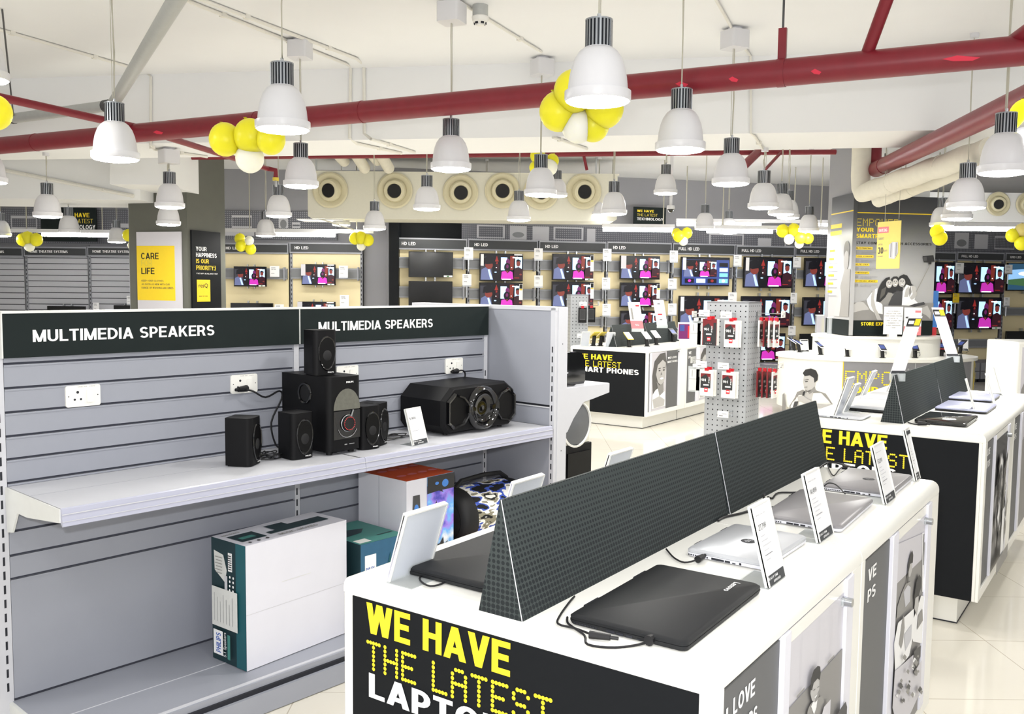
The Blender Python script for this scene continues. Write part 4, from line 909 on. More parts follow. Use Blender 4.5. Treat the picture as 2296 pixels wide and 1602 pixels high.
for a in (
 (1041, 1061, 555, 580, 'upper price card between the first and second HD LED bays'), (1037, 1057, 615, 640, 'lower price card between the first and second HD LED bays'),
 (1198, 1217, 557, 582, 'upper price card between the second and third HD LED bays'), (1198, 1217, 618, 643, 'lower price card between the second and third HD LED bays'),
 (1352, 1371, 558, 583, 'top price card between the third and fourth HD LED bays'), (1350, 1368, 623, 648, 'middle price card between the third and fourth HD LED bays'), (1351, 1369, 682, 708, 'bottom price card between the third and fourth HD LED bays'),
 (1502, 1520, 562, 587, 'top price card left of the blue menu TV'), (1498, 1517, 625, 648, 'middle price card left of the blue menu TV'), (1498, 1517, 681, 706, 'bottom price card left of the blue menu TV'),
 (1645, 1663, 572, 596, 'price card right of the blue menu TV'), (1633, 1652, 656, 680, 'price card just above the near peg stand top'),
 (1779, 1796, 577, 600, 'top price card left of the poster pillar'), (1773, 1787, 657, 680, 'middle price card left of the poster pillar'), (1768, 1784, 731, 752, 'bottom price card left of the poster pillar'),
 (2143, 2161, 590, 612, 'slightly tilted price card over the upper large right TV'), (2254, 2270, 594, 613, 'price card beside the landscape TV'), (2252, 2264, 667, 686, 'low price card near the right edge on wood panel'),
 ): price_card(TW, *a)
price_card(TW, 2137, 2151, 658, 679, 'yellow price card between the right TV pair', 'cam_yellow')
for a in ((605, 626, 597, 621, 'price card beside the left bay TV'), (760, 780, 596, 621, 'upper price card beside the second left bay TV'), (762, 782, 662, 687, 'lower price card in the second left bay'), (616, 636, 683, 706, 'price card barely visible over the shelf top')): price_card(LW, *a, rod=False)
for a in ((209, 222, 679, 698, 'tilted price card over the shelf top left of the dark pillar'), (284, 298, 664, 682, 'price card touching the dark pillar')): price_card(HW, *a, rod=False)

# ================================================================== speaker shelves (gondola)
U0, V0g = 1.15, 3.37
ZG = [1.307, 1.223, 1.139, 1.056, .976, .893, .808, .722, .637, .554, .12]
def post(x0, x1, y0, y1, rows, parent, zt=1.487, face='y'):
    mb = MB().box(x0, x1, y0, y1, 0, zt, 'shelf_white')
    z = .16
    while z < zt-.18:
        for r in rows:
            if face == 'y': mb.box(r-.0035, r+.0035, y0-.0008, y0+.002, z, z+.03, 'slot_dark')
            else: mb.box(x0-.0008, x0+.002, r-.0035, r+.0035, z, z+.03, 'slot_dark')
        z += .05
    return build(mb, 'upright', parent)
def gondola(u, L, label, first):
    o = G(u, V0g); t = thing('shelf_unit', label, 'shelf unit', (o.x, o.y, 0), DG, 'grey speaker shelf units')
    mb = MB().box(.01, L-.01, .012, .03, .1, 1.331, 'groove')
    zt = 1.331
    for z in ZG:
        mb.box(.006, L-.022, 0, .012, z+.008, zt, 'shelf_grey'); mb.box(.006, L-.022, -.003, .003, zt-.006, zt, 'shelf_grey'); zt = z
    build(mb, 'back_panel', t)
    mb = MB().box(.0, L-.004, -.016, .03, 1.331, 1.484, 'sign_black'); S = Sheet(mb, (0, -.0163, 1.331), (1, 0, 0), (0, 0, 1), L, .153)
    S.text('MULTIMEDIA SPEAKERS', .081, .345, .577, .275, 'ink_white', .028); s = build(mb, 'header_sign', t)
    build(MB().box(-.002, L, -.02, .032, 1.484, 1.492, 'bracket_white').box(-.004, .0005, -.018, .03, 1.331, 1.487, 'bracket_white'), 'sign_frame', s)
    if first: post(-.075, .004, -.002, .05, (-.052, -.014), t, 1.331)
    post(L-.022, L+.004, -.002, .05, (L-.012,), t, 1.331)
    # shelf
    sh = build(MB().box(.002, L-.002, -.452, -.002, .857, .885, 'shelf_white').box(.002, L-.002, -.2, -.199, .885, .8855, 'shelf_grey'), 'shelf', t, bevel=.002)
    mb = MB().prism([(-.452, .886), (-.457, .889), (-.463, .886), (-.47, .832), (-.466, .83), (-.455, .84)], 'x', .0, L-.001, 'strip_clear')
    mb.box(0, L-.001, -.4685, -.466, .868, .871, 'shelf_white').box(0, L-.001, -.4705, -.468, .846, .848, 'shelf_white'); build(mb, 'price_strip', sh)
    for x in ((.0, L-.006) if first else (L-.006,)):
        build(MB().prism([(0, .885), (-.455, .885), (-.455, .842), (-.19, .812), (-.105, .812), (-.055, .735), (-.01, .728)], 'x', x-.003, x+.004, 'bracket_white'), 'bracket', sh)
    # base deck
    b = build(MB().box(.0, L-.002, -.49, 0, .098, .12, 'shelf_grey').box(0, L-.002, -.25, -.247, .12, .1215, 'shelf_white').box(0, L-.002, -.48, -.465, .12, .123, 'shelf_white'), 'base_shelf', t)
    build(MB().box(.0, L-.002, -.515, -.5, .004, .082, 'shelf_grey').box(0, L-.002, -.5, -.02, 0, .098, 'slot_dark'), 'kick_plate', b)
    if first: build(MB().box(-.012, 0, -.49, 0, 0, .118, 'bracket_white'), 'side_plate', b)
    return t
gondola(U0, 1.202, 'left speaker shelf unit with mostly empty shelf and MULTIMEDIA SPEAKERS header', True)
gondola(U0+1.203, 1.205, 'right speaker shelf unit under second MULTIMEDIA SPEAKERS header, holding the big boom speaker', False)
# end unit standing across the row
o = G(3.572, 2.905); t = thing('end_shelf_unit', 'grey end shelf unit standing across the right end of the speaker shelves', 'shelf unit', (o.x, o.y, 0), DG)
build(MB().box(.004, .06, .02, 1.07, .1, 1.47, 'slot_dark').box(0, .01, .025, 1.06, .99, 1.472, 'shelf_grey').box(0, .01, .025, 1.06, .1, .98, 'shelf_grey').box(-.004, .004, .025, 1.06, .974, .98, 'shelf_white').box(.07, .088, .02, 1.06, .1, 1.47, 'shelf_grey'), 'back_panel', t)
build(MB().box(-.004, .092, -.002, 1.075, 1.472, 1.491, 'shelf_white'), 'top_rail', t)
post(-.004, .018, .0, .03, (.016,), t, 1.485, 'x')
build(MB().box(.018, .092, -.004, .05, 0, 1.487, 'shelf_white').box(.05, .055, -.0046, -.003, .75, .755, 'slot_dark').box(.05, .055, -.0046, -.003, 1.3, 1.305, 'slot_dark'), 'end_post', t)
build(MB().box(-.004, .092, 1.04, 1.07, 0, 1.487, 'shelf_white'), 'end_post', t)
sh = build(MB().box(.092, .49, .02, 1.05, 1.045, 1.07, 'shelf_white').box(.3, .302, .0195, .03, 1.045, 1.07, 'shelf_grey'), 'shelf', t)
for y in (.014, 1.05): build(MB().prism([(.092, 1.068), (.49, 1.068), (.49, 1.018), (.34, .995), (.26, .985), (.175, .905), (.125, .84), (.092, .83)], 'y', y, y+.008, 'shelf_white'), 'bracket', sh)
build(MB().box(.092, .56, .02, 1.05, .0, .12, 'shelf_grey'), 'base_shelf', t)
# ---- sockets
def socket(u, z, label):
    o = G(u, V0g, z); t = thing('wall_socket', label, 'socket', (o.x, o.y, z), DG, 'white wall sockets')
    build(MB().prism(rrect(.124, .078, .008), 'y', -.009, -.0, 'plastic_white'), 'plate', t, bevel=.002)
    build(MB().prism(rrect(.026, .046, .004, cx=.024, cy=-.002), 'y', -.014, -.008, 'plastic_white'), 'switch', t, bevel=.002)
    mb = MB()
    for x, y, r in ((-.02, .014, .005), (-.031, -.012, .004), (-.009, -.012, .004), (-.052, 0, .002), (.052, 0, .002)): mb.cyl((x, -.0095, y), (x, -.0088, y), r, 'slot_dark', 12)
    S = Sheet(mb, (-.062, -.0093, -.039), (1, 0, 0), (0, 0, 1), .124, .078); S.text('USE 6A  240V', .35, .91, .5, .04, 'cloth_mid'); build(mb, 'pin_holes', t)
    return t
socket(1.418, 1.181, 'empty white wall socket at far left of the shelf back')
socket(2.08, 1.176, 'white wall socket left of the subwoofer with black plug')
socket(2.618, 1.181, 'white wall socket half hidden behind the small top speaker')
socket(3.307, 1.179, 'white wall socket above the big boom speaker')
def cord(pts, name, label, r=.0035, m='cord_black', sub=4, plug=None, cat='cable'):
    P = [Vector(p) for p in pts]; Q = []
    for i in range(len(P)-1):
        p0, p1, p2, p3 = P[max(i-1, 0)], P[i], P[i+1], P[min(i+2, len(P)-1)]
        for k in range(sub):
            s = k/sub; Q.append(.5*((2*p1)+(p2-p0)*s+(2*p0-5*p1+4*p2-p3)*s*s+(3*p1-p0-3*p2+p3)*s**3))
    Q.append(P[-1]); t = thing(name, label, cat); build(MB().tube(Q, r, m, 7), 'cord', t)
    for q, d, L, rr in (plug or ()):
        q, d = Vector(q), Vector(d).normalized(); build(MB().cyl(q-d*L/2, q+d*L/2, rr*1.1, m, 10, rr*.8).cyl(q+d*L/2, q+d*(L/2+.015), rr*.5, m, 8), 'plug', t, angle=30)
    return t
cord([G(2.07, 3.345, 1.155), G(2.1, 3.325, 1.145), G(2.16, 3.33, 1.115), G(2.235, 3.34, 1.135), G(2.25, 3.345, 1.1), G(2.2, 3.35, 1.0), G(2.22, 3.345, .9), G(2.26, 3.34, .889)], 'power_cable', 'black power cable hanging from the socket left of the subwoofer', .004, plug=[(G(2.06, 3.345, 1.157), VG*-.3-UG, .05, .013)])
cord([G(3.30, 3.345, 1.15), G(3.335, 3.33, 1.155), G(3.36, 3.335, 1.13), G(3.35, 3.345, 1.05), G(3.33, 3.357, .93)], 'power_cable', 'black power cable dropping from the socket behind the big boom speaker', .004, plug=[(G(3.295, 3.345, 1.152), VG*-.3-UG, .045, .013)])
Q = [G(2.07+.07*math.cos(i*1.7)*(.5+.5*math.sin(i*.9)), 3.18+.05*math.sin(i*1.3), .89+.006*(i % 4)) for i in range(26)]
cord(Q, 'speaker_wire', 'tangle of thin black wire between the two left small speakers', .0022, sub=3)
Q = [G(2.74+.09*math.cos(i*1.6), 3.2+.05*math.sin(i*1.2), .89+.005*(i % 3)) for i in range(16)]
cord(Q, 'speaker_wire', 'thin black wire lying left of the big boom speaker', .0022, sub=3)
# ---- small satellite speakers
def satellite(u, v, z, yaw, label, w=.108, d=.11, h=.19):
    o = G(u, v, z); t = thing('satellite_speaker', label, 'speaker', o, DG+R(yaw), 'small black satellite speakers')
    fp = [(-w/2+.006, d), (w/2-.006, d)]
    for i in range(7): a = R(90*i/6); fp.append((w/2-.026+.026*math.cos(a), .024-.022*math.sin(a)))
    for i in range(7): a = R(90+90*i/6); fp.append((-w/2+.026+.026*math.cos(a), .024-.022*math.sin(a)))
    build(MB().prism(fp, 'z', .004, h, 'speaker_black').prism([(x*.9, .008+y*.86) for x, y in fp], 'z', 0, .004, 'rubber'), 'cabinet', t, bevel=.003)
    mb = MB(); n = 28
    ring = lambda f, y: [(w*.36*f*math.cos(2*math.pi*i/n)+.004, y, h*.53+h*.37*f*math.sin(2*math.pi*i/n)*(1-.12*math.sin(2*math.pi*i/n))) for i in range(n)]
    V = ring(1.05, .0005)+ring(1, -.003)+ring(.93, -.001)
    mb.add(V, [(k*n+i, k*n+(i+1) % n, (k+1)*n+(i+1) % n, (k+1)*n+i) for k in range(2) for i in range(n)], 'gloss_black', True); mb.poly(ring(.93, -.001), 'grille_black')
    mb.ball((.004, .002, h*.44), w*.22, .006, w*.24, 'rubber', 16, 8); build(mb, 'grille', t)
    mb = MB(); S = Sheet(mb, (-w/2, .0012, 0), (1, 0, 0), (0, 0, 1), w, h); S.text('PHILIPS', .56, .055, .26, .026, 'ink_white', .04); build(mb, 'logo', t)
    return t
satellite(1.968, 3.096, .885, 35, 'leftmost small black speaker, turned away to the right')
satellite(2.166, 3.064, .885, 2, 'small black speaker standing just left of the subwoofer')
satellite(2.318, 3.118, 1.213, -8, 'small black speaker standing on top of the subwoofer')
satellite(2.497, 3.04, .885, -6, 'small black speaker just right of the subwoofer', w=.1)
satellite(2.603, 3.085, .885, 22, 'rightmost small black speaker, turned away, near the price stand', w=.1)
# ---- subwoofer
o = G(2.268, 3.036, .885); t = thing('subwoofer', 'large black subwoofer with red lit dial and grey dome window', 'speaker', o, DG)
w, d, h = .172, .335, .327
fp = [(0, d), (w, d)] + [(w-.03+.03*math.cos(R(a)), .03-.028*math.sin(R(a))) for a in range(0, 91, 15)] + [(.03+.03*math.cos(R(a)), .03-.028*math.sin(R(a))) for a in range(90, 181, 15)]
mb = MB().prism(fp, 'z', .016, h, 'speaker_black'); build(mb, 'cabinet', t, bevel=.004)
for x, y in ((.03, .04), (w-.03, .04), (.03, d-.04), (w-.03, d-.04)): build(MB().cyl((x, y, 0), (x, y, .017), .013, 'rubber', 12), 'foot', t)
mb = MB().lathe([(.046, .001), (.044, .006), (.037, .004), (.033, -.03)], 'gloss_black', 26, (0, .165, .25), (-1, 0, 0)); mb.cyl((-.001, .165, .25), (-.0005, .165, .25), .034, 'black_hole', 24); build(mb, 'bass_port', t)
S0 = lambda mb: Sheet(mb, (0, .0005, 0), (1, 0, 0), (0, 0, 1), w, h)
mb = MB(); S = S0(mb); S.poly([(.14, .575)] + [(.54-.40*math.cos(R(a)), .575+.27*math.sin(R(a))) for a in range(0, 181, 12)], 'silver_window'); build(mb, 'display_window', t)
mb = MB(); S = S0(mb); S.rect(.14, .2, .94, .56, 'gloss_black'); S.poly([(.14, .56), (.94, .56), (.9, .38), (.76, .27), (.55, .24), (.36, .27), (.22, .38)], 'gloss_black'); build(mb, 'control_panel', t)
mb = MB().lathe([(.034, .002), (.036, .005), (.034, .007), (.0315, .005)], 'steel', 28, (w*.55, 0, h*.4), (0, -1, 0)); mb.obox((w*.62, -.004, h*.48), (.012, 0, .03), (.006, 0, -.002), (0, -.002, 0), 'steel')
mb.tube([(w*.55+.05*math.cos(R(a)), -.002, h*.37+.05*math.sin(R(a))) for a in range(195, 350, 12)], .0015, 'steel', 6); build(mb, 'chrome_trim', t)
mb = MB().lathe([(.03, 0), (.03, .012), (.026, .016), (.024, .013), (0, .013)], 'rubber', 24, (w*.55, 0, h*.4), (0, -1, 0)); k = build(mb, 'volume_dial', t)
mb = MB()
for i in range(22): a = 2*math.pi*i/22; mb.cyl((w*.55+0.027*math.cos(a), -.0148, h*.4+0.027*math.sin(a)), (w*.55+0.027*math.cos(a), -.0168, h*.4+0.027*math.sin(a)), .0013, 'led_red', 6)
build(mb, 'led_ring', k)
mb = MB(); S = S0(mb); S.text('PHILIPS', .52, .915, .22, .022, 'ink_white', .04); S.rect(.46, .12, .54, .135, 'steel'); S.rect(.6, .125, .76, .132, 'steel'); build(mb, 'logo', t)
# ---- boom speaker
o = G(2.93, 3.05, .885); t = thing('boom_speaker', 'big glossy black angular speaker with round centre driver', 'speaker', o, DG)
w, d = .505, .30
OUT = [(.03, .012), (.0, .05), (.0, .17), (.062, .228), (.44, .234), (.505, .19), (.505, .045), (.47, .012)]
mb = MB().prism(OUT, 'y', .02, d, 'speaker_black'); build(mb, 'cabinet', t, bevel=.004)
mb = MB(); IN = [(x*.94+.015, z*.93+.008) for x, z in OUT]; n = len(OUT)
mb.add([(x, .021, z) for x, z in OUT]+[(x, .0, z) for x, z in IN], [(i, (i+1) % n, n+(i+1) % n, n+i) for i in range(n)]+[tuple(range(n, 2*n))], 'speaker_black'); build(mb, 'front_baffle', t, bevel=.003)
for sx, nm in ((0, 'l'), (1, 'r')):
    f = lambda x: x if not sx else .515-x
    P = [(.02, .06), (.02, .165), (.07, .205), (.13, .185), (.165, .15), (.165, .085), (.13, .045), (.06, .03)]
    n = len(P); c = (sum(p[0] for p in P)/n, sum(p[1] for p in P)/n); mb = MB(); R_ = lambda k, y: [(f(c[0]+(x-c[0])*k), y, c[1]+(z-c[1])*k) for x, z in P]
    V = R_(1, -.001)+R_(.94, -.016)+R_(.84, -.014)+R_(.8, -.004); mb.add(V, [(k*n+i, k*n+(i+1) % n, (k+1)*n+(i+1) % n, (k+1)*n+i) for k in range(3) for i in range(n)], 'gloss_black', True); mb.poly(R_(.8, -.004), 'grille_black'); build(mb, 'side_grille', t)
mb = MB().lathe([(.108, .0), (.104, .022), (.094, .03), (.082, .022), (.076, .008), (.07, .012), (.06, .004), (.03, .0), (.0, .003)], 'gloss_black', 36, (.258, 0, .118), (0, -1, 0)); build(mb, 'centre_driver', t, angle=60)
build(MB().prism([(.15, .1), (.15, .14), (.2, .125), (.2, .11)], 'y', -.02, 0, 'gloss_black').prism([(.365, .14), (.365, .1), (.315, .11), (.315, .125)], 'y', -.02, 0, 'gloss_black'), 'bridge_trim', t, bevel=.004)
for x in (.06, .44):
    for y in (.05, .25): build(MB().cyl((x, y, 0), (x, y, .014), .012, 'rubber', 12), 'foot', t)
# ---- leaning sign stands
def stand(loc, rz, w, h, lean, label, price=None, back=False, group='acrylic price stands', foot=.075, m='card_white'):
    t = thing('price_stand', label, 'price stand', loc, rz, group); ny = Vector((0, lean, h)).normalized()
    O = Vector((-w/2, 0, .004)); L = math.hypot(lean, h); nn = Vector((0, -ny.z, ny.y))
    mb = MB().obox(O, (w, 0, 0), nn*-.003, ny*L, 'card_back' if back else m)
    S = Sheet(mb, O+nn*.0006, (1, 0, 0), ny, w, L)
    S.rect(0, 0, 1, .13, 'sign_char'); S.text('EASY EMI', .08, .075, .5, .03, 'ink_white', .02); S.text('APPROVED', .3, .02, .4, .03, 'ink_white', .02)
    if price: S.text(price, .1, .7, .42, .07, 'cloth_dark')
    S.text('MRP INCL. OF ALL TAXES', .1, .88, .5, .014, 'ink_grey')
    for i in range(6): S.rect(.1, .62-i*.06, .34+.3*((i*7) % 5)/5, .63-i*.06, 'ink_pale' if i != 4 else 'ink_grey')
    if not price: S.rect(.06, .9, .94, .97, 'sign_char')
    build(mb, 'card', t)
    mb = MB(); mb.obox(O+Vector((-.003, 0, -.004))-nn*.006, (w+.006, 0, 0), nn*-.0015, ny*(L+.006), 'acrylic')
    mb.box(-w/2-.003, w/2+.003, 0, foot, 0, .002, 'acrylic'); mb.obox(O-nn*.009+ny*L*.0, (.003, 0, 0), nn*.012, ny*L, 'plastic_white'); mb.obox(O+Vector((w-.003, 0, 0))-nn*.009, (.003, 0, 0), nn*.012, ny*L, 'plastic_white'); mb.obox(O+ny*(L-.0)-nn*.009, (w, 0, 0), nn*.012, ny*.004, 'plastic_white')
    build(mb, 'holder', t); return t
q = G(2.73, 2.985, .885); stand(q, DG+R(10), .105, .155, .045, 'price stand on the speaker shelf in front of the big boom speaker', '5,990')
# ---- cartons on the base shelf
def carton(name, u, v, z, yaw, w, d, h, label, paint, top=None, left=None, front='carton_white', **k):
    o = G(u, v, z); t = thing(name, label, 'box', o, DG+R(yaw))
    mb = MB().box(0, w, 0, d, 0, h, front)
    if top: mb.poly([(0, 0, h+.0008), (w, 0, h+.0008), (w, d, h+.0008), (0, d, h+.0008)], top)
    if left: mb.poly([(-.0008, d, 0), (-.0008, 0, 0), (-.0008, 0, h), (-.0008, d, h)], left)
    F = Sheet(mb, (0, -.0005, 0), (1, 0, 0), (0, 0, 1), w, h); Lf = Sheet(mb, (-.0013, d, 0), (0, -1, 0), (0, 0, 1), d, h); T = Sheet(mb, (0, 0, h+.0012), (1, 0, 0), (0, 1, 0), w, d)
    paint(F, Lf, T); build(mb, 'carton', t); return t
def f(F, Lf, T):
    F.rect(0, .445, 1, .449, 'ink_pale'); F.rect(.33, .63, .62, .634, 'label_paper')
    Lf.rect(.72, 0, 1, 1, 'carton_teal'); Lf.poly([(.08, .9), (.36, .88), (.46, .76), (.4, .66), (.1, .74)], 'label_paper'); Lf.rect(.5, .76, .62, .91, 'ink_white')
    for i in range(7): Lf.rect(.51, .775+i*.018, .61, .782+i*.018, 'ink_black')
    for i in range(6): Lf.rect(.13+.03*(i % 2), .85-i*.025, .34, .856-i*.025, 'cloth_mid')
    Lf.rect(.42, .6, .5, .72, 'ink_pale')
    for i in range(4):
        for j in range(2): Lf.ell(.58+.1*j, .72-.035*i, .022, .011, 'ink_white', 8)
    Lf.rect(.05, .29, .8, .61, 'label_paper')
    for i in range(7): Lf.rect(.12+i*.09, .33, .13+i*.09, .56-.03*(i % 3), 'ink_grey')
    Lf.rect(.1, .06, .38, .26, 'ink_white'); Lf.text('PHILIPS', .31, .075, .15*1.0, .13, 'ink_blue', .03, rot90=True) if False else Lf.text('PHILIPS', .32, .08, .16, .14, 'ink_blue', .03, rot90=True)
    Lf.text('5.1 Speakers', .5, .06, .2, .1, 'ink_white', 0, rot90=True); Lf.rect(.52, .05, .6, .25, 'teal_light')
    T.rect(.05, .25, .28, .72, 'carton_dark'); T.rect(.09, .38, .22, .52, 'teal_light'); T.text('speakers', .04, .78, .16, .1, 'cloth_mid', .02)
    T.poly([(.33, .3), (.33, .45), (.42, .45), (.42, .8), (.6, .8), (.6, .62), (.92, .62), (.92, .3)], 'carton_dark'); T.text('MUSIC. MOVIES', .36, .1, .38, .1, 'cloth_mid', .02)
    for i in range(3): T.ell(.08+i*.08, .12, .014, .04, 'cloth_dark', 10)
carton('speaker_carton', 1.842, 2.984, .1235, 4.5, .505, .215, .485, 'big white carton with dark teal side standing on the left base shelf', f, left='carton_dark')
def f(F, Lf, T):
    F.rect(.09, .3, .34, .86, 'ink_white'); F.text('PHILIPS', .11, .68, .2, .04, 'ink_blue', .03); F.rect(.09, .42, .34, .52, 'ink_black'); F.text('2000', .11, .445, .11, .05, 'ink_white', .02); F.rect(.09, .3, .34, .42, 'sky_blue')
    F.poly([(.55, .5), (.6, .7), (.66, .84), (.7, .6), (.78, .8), (.74, .5)], 'carton_teal')
    T.rect(.04, .05, .3, .2, 'label_paper'); T.poly([(.1, .4), (.5, .45), (.7, .6), (.3, .7)], 'carton_dark'); T.rect(.6, .2, .95, .23, 'carton_dark'); T.rect(.2, .82, .4, .95, 'label_paper')
carton('speaker_carton', 2.39, 2.985, .1235, 0, .245, .33, .375, 'teal blue carton beside the white carton, partly behind the counter', f, top='teal_light', left='carton_dark', front='carton_blue')
def f(F, Lf, T):
    Lf.rect(.44, 0, .445, 1, 'ink_grey'); F.rect(.42, 0, 1, 1, 'concert_print')
    for x, z in ((.2, .78), (.24, .5)):
        if z > .6: F.poly([(x-.07, z-.1), (x+.07, z-.1), (x+.08, z), (x+.07, z+.1), (x-.07, z+.1), (x-.08, z)], 'cloth_dark')
        else: F.poly([(x-.13, z-.05), (x+.13, z-.05), (x+.15, z), (x+.13, z+.05), (x-.13, z+.05), (x-.15, z)], 'cloth_dark')
        F.ell(x, z, .045, .03, 'sky_blue')
    for i, (x, z, s) in enumerate(((.5, .9, .28), (.48, .72, .2), (.5, .58, .16), (.52, .42, .35), (.5, .2, .22), (.55, .06, .36))):
        F.poly([(.42, z-.03), (.42, z+.03), (x+s*.5, z+.045), (x+s*.7, z+.09), (x+s*.75, z+.03), (x+s, z+.05), (x+s*.8, z-.01), (x+s*.95, z-.04), (x+s*.6, z-.02)], 'hair_dark')
    F.rect(.42, .88, 1, 1, 'hair_dark'); F.ell(.8, .93, .07, .03, 'sky_blue'); F.ell(.62, .94, .04, .012, 'sky_blue')
    for i in range(4):
        for j in range(2): T.ell(.2+.22*i, .3+.4*j, .09, .05, 'ink_pink')
carton('speaker_carton', 2.668, 3.01, .1235, 1, .298, .33, .6, 'tall white carton with orange top and blue concert print', f, top='carton_orange')
carton('speaker_carton', 3.0, 2.96, .1235, 0, .52, .36, .2, 'low red carton under the camouflage speaker', lambda F, L, T: T.rect(.1, .1, .9, .9, 'carton_orange'), front='carton_orange', top='carton_orange')
o = G(3.02, 3.12, .468); t = thing('camouflage_speaker', 'barrel speaker in blue and white camouflage cloth with black end', 'speaker', o, DG)
build(MB().lathe([(.138, .07), (.142, .1), (.142, .38), (.138, .42)], 'camo', 36, (0, 0, 0), (1, 0, 0)), 'cloth_body', t)
build(MB().lathe([(.0, .0), (.11, .0), (.13, .012), (.143, .03), (.146, .07), (.14, .085)], 'rubber', 36, (0, 0, 0), (1, 0, 0)), 'end_cap', t)
build(MB().lathe([(.14, .4), (.146, .42), (.13, .47), (.0, .475)], 'rubber', 36, (0, 0, 0), (1, 0, 0)), 'end_cap', t)
build(MB().lathe([(.1, -.002), (.06, .02), (.0, .012)], 'grille_black', 28, (0, 0, 0), (1, 0, 0)), 'driver', t)
build(MB().tube([(.06, 0, .14), (.1, 0, .172), (.25, 0, .18), (.38, 0, .172), (.43, 0, .14)], .012, 'rubber', 8), 'handle', t)
build(MB().box(.05, .12, -.09, .09, -.145, -.11, 'rubber').box(.37, .44, -.09, .09, -.145, -.11, 'rubber'), 'foot', t)
# ---- things on the far side of the end unit
o = G(3.72, 3.0, 1.07); t = thing('desk_speaker', 'glossy black speaker on the shelf behind the end unit', 'speaker', o, DG)
build(MB().prism([(0, 0), (.215, 0), (.228, .015), (.228, .12), (.2, .165), (.15, .175), (.04, .175), (0, .155)], 'y', 0, .16, 'gloss_black'), 'cabinet', t, bevel=.008, seg=3)
mb = MB(); S = Sheet(mb, (0, -.001, 0), (1, 0, 0), (0, 0, 1), .228, .175); S.rect(.2, .42, .3, .45, 'ink_pale'); S.rect(.2, .36, .34, .4, 'ink_pale'); build(mb, 'print', t)
cord([G(3.70+.16*math.cos(i*1.5)*.3+.05, 2.975+.03*math.sin(i*1.3), 1.075+.004*(i % 3)) for i in range(12)], 'audio_cable', 'thin black cable coil in front of the glossy desk speaker', .003, sub=3)
o = G(3.69, 2.93, .12); t = thing('tower_speaker', 'black box shaped speaker at the foot of the end unit', 'speaker', o, DG)
build(MB().box(0, .235, 0, .25, 0, .64, 'speaker_black'), 'cabinet', t, bevel=.004); build(MB().box(.02, .215, -.008, 0, .05, .6, 'grille_black'), 'grille', t)
o = G(3.69, 2.94, .76); t = thing('party_speaker', 'cream speaker with round grey front standing on the black box speaker', 'speaker', o, DG)
build(MB().box(0, .225, .0, .22, 0, .235, 'cream_duct'), 'cabinet', t, bevel=.004)
build(MB().lathe([(.125, 0), (.125, .012), (.115, .016), (.113, .006)], 'plastic_white', 32, (.1, 0, .11), (0, -1, 0)), 'ring', t); build(MB().lathe([(.113, .006), (.06, .02), (0, .024)], 'grille_grey', 32, (.1, 0, .11), (0, -1, 0)), 'grille', t)

# ================================================================== display counters
CH = .94
def man(S, x, y, s):
    S.poly([(x-.13*s, 0), (x-.12*s, y-.16*s), (x-.05*s, y-.1*s), (x+.06*s, y-.1*s), (x+.17*s, y-.17*s), (x+.2*s, 0)], 'cloth_mid'); S.poly([(x-.04*s, y-.1*s), (x+.01*s, y-.18*s), (x+.06*s, y-.1*s)], 'ink_white')
    S.ell(x, y, .055*s, .1*s, 'skin_grey'); S.poly([(x-.06*s, y), (x-.058*s, y+.08*s), (x-.02*s, y+.125*s), (x+.04*s, y+.12*s), (x+.06*s, y+.06*s), (x+.04*s, y+.05*s), (x-.035*s, y+.045*s), (x-.045*s, y)], 'hair_dark')
    S.ell(x-.005*s, y+.01*s, .008*s, .007*s, 'hair_dark', 8); S.ell(x+.035*s, y+.01*s, .008*s, .007*s, 'hair_dark', 8); S.poly([(x, y-.05*s), (x+.035*s, y-.045*s), (x+.018*s, y-.06*s)], 'ink_white')
def woman(S, x, y, s):
    S.ell(x-.02*s, y-.02*s, .1*s, .17*s, 'hair_mid'); S.poly([(x-.12*s, 0), (x-.1*s, y-.2*s), (x+.08*s, y-.18*s), (x+.16*s, 0)], 'ink_white'); S.ell(x+.015*s, y, .06*s, .1*s, 'skin_pale')
    S.ell(x, y+.015*s, .01*s, .006*s, 'hair_dark', 8); S.ell(x+.04*s, y+.015*s, .01*s, .006*s, 'hair_dark', 8); S.poly([(x-.01*s, y-.04*s), (x+.05*s, y-.04*s), (x+.02*s, y-.06*s)], 'ink_white')
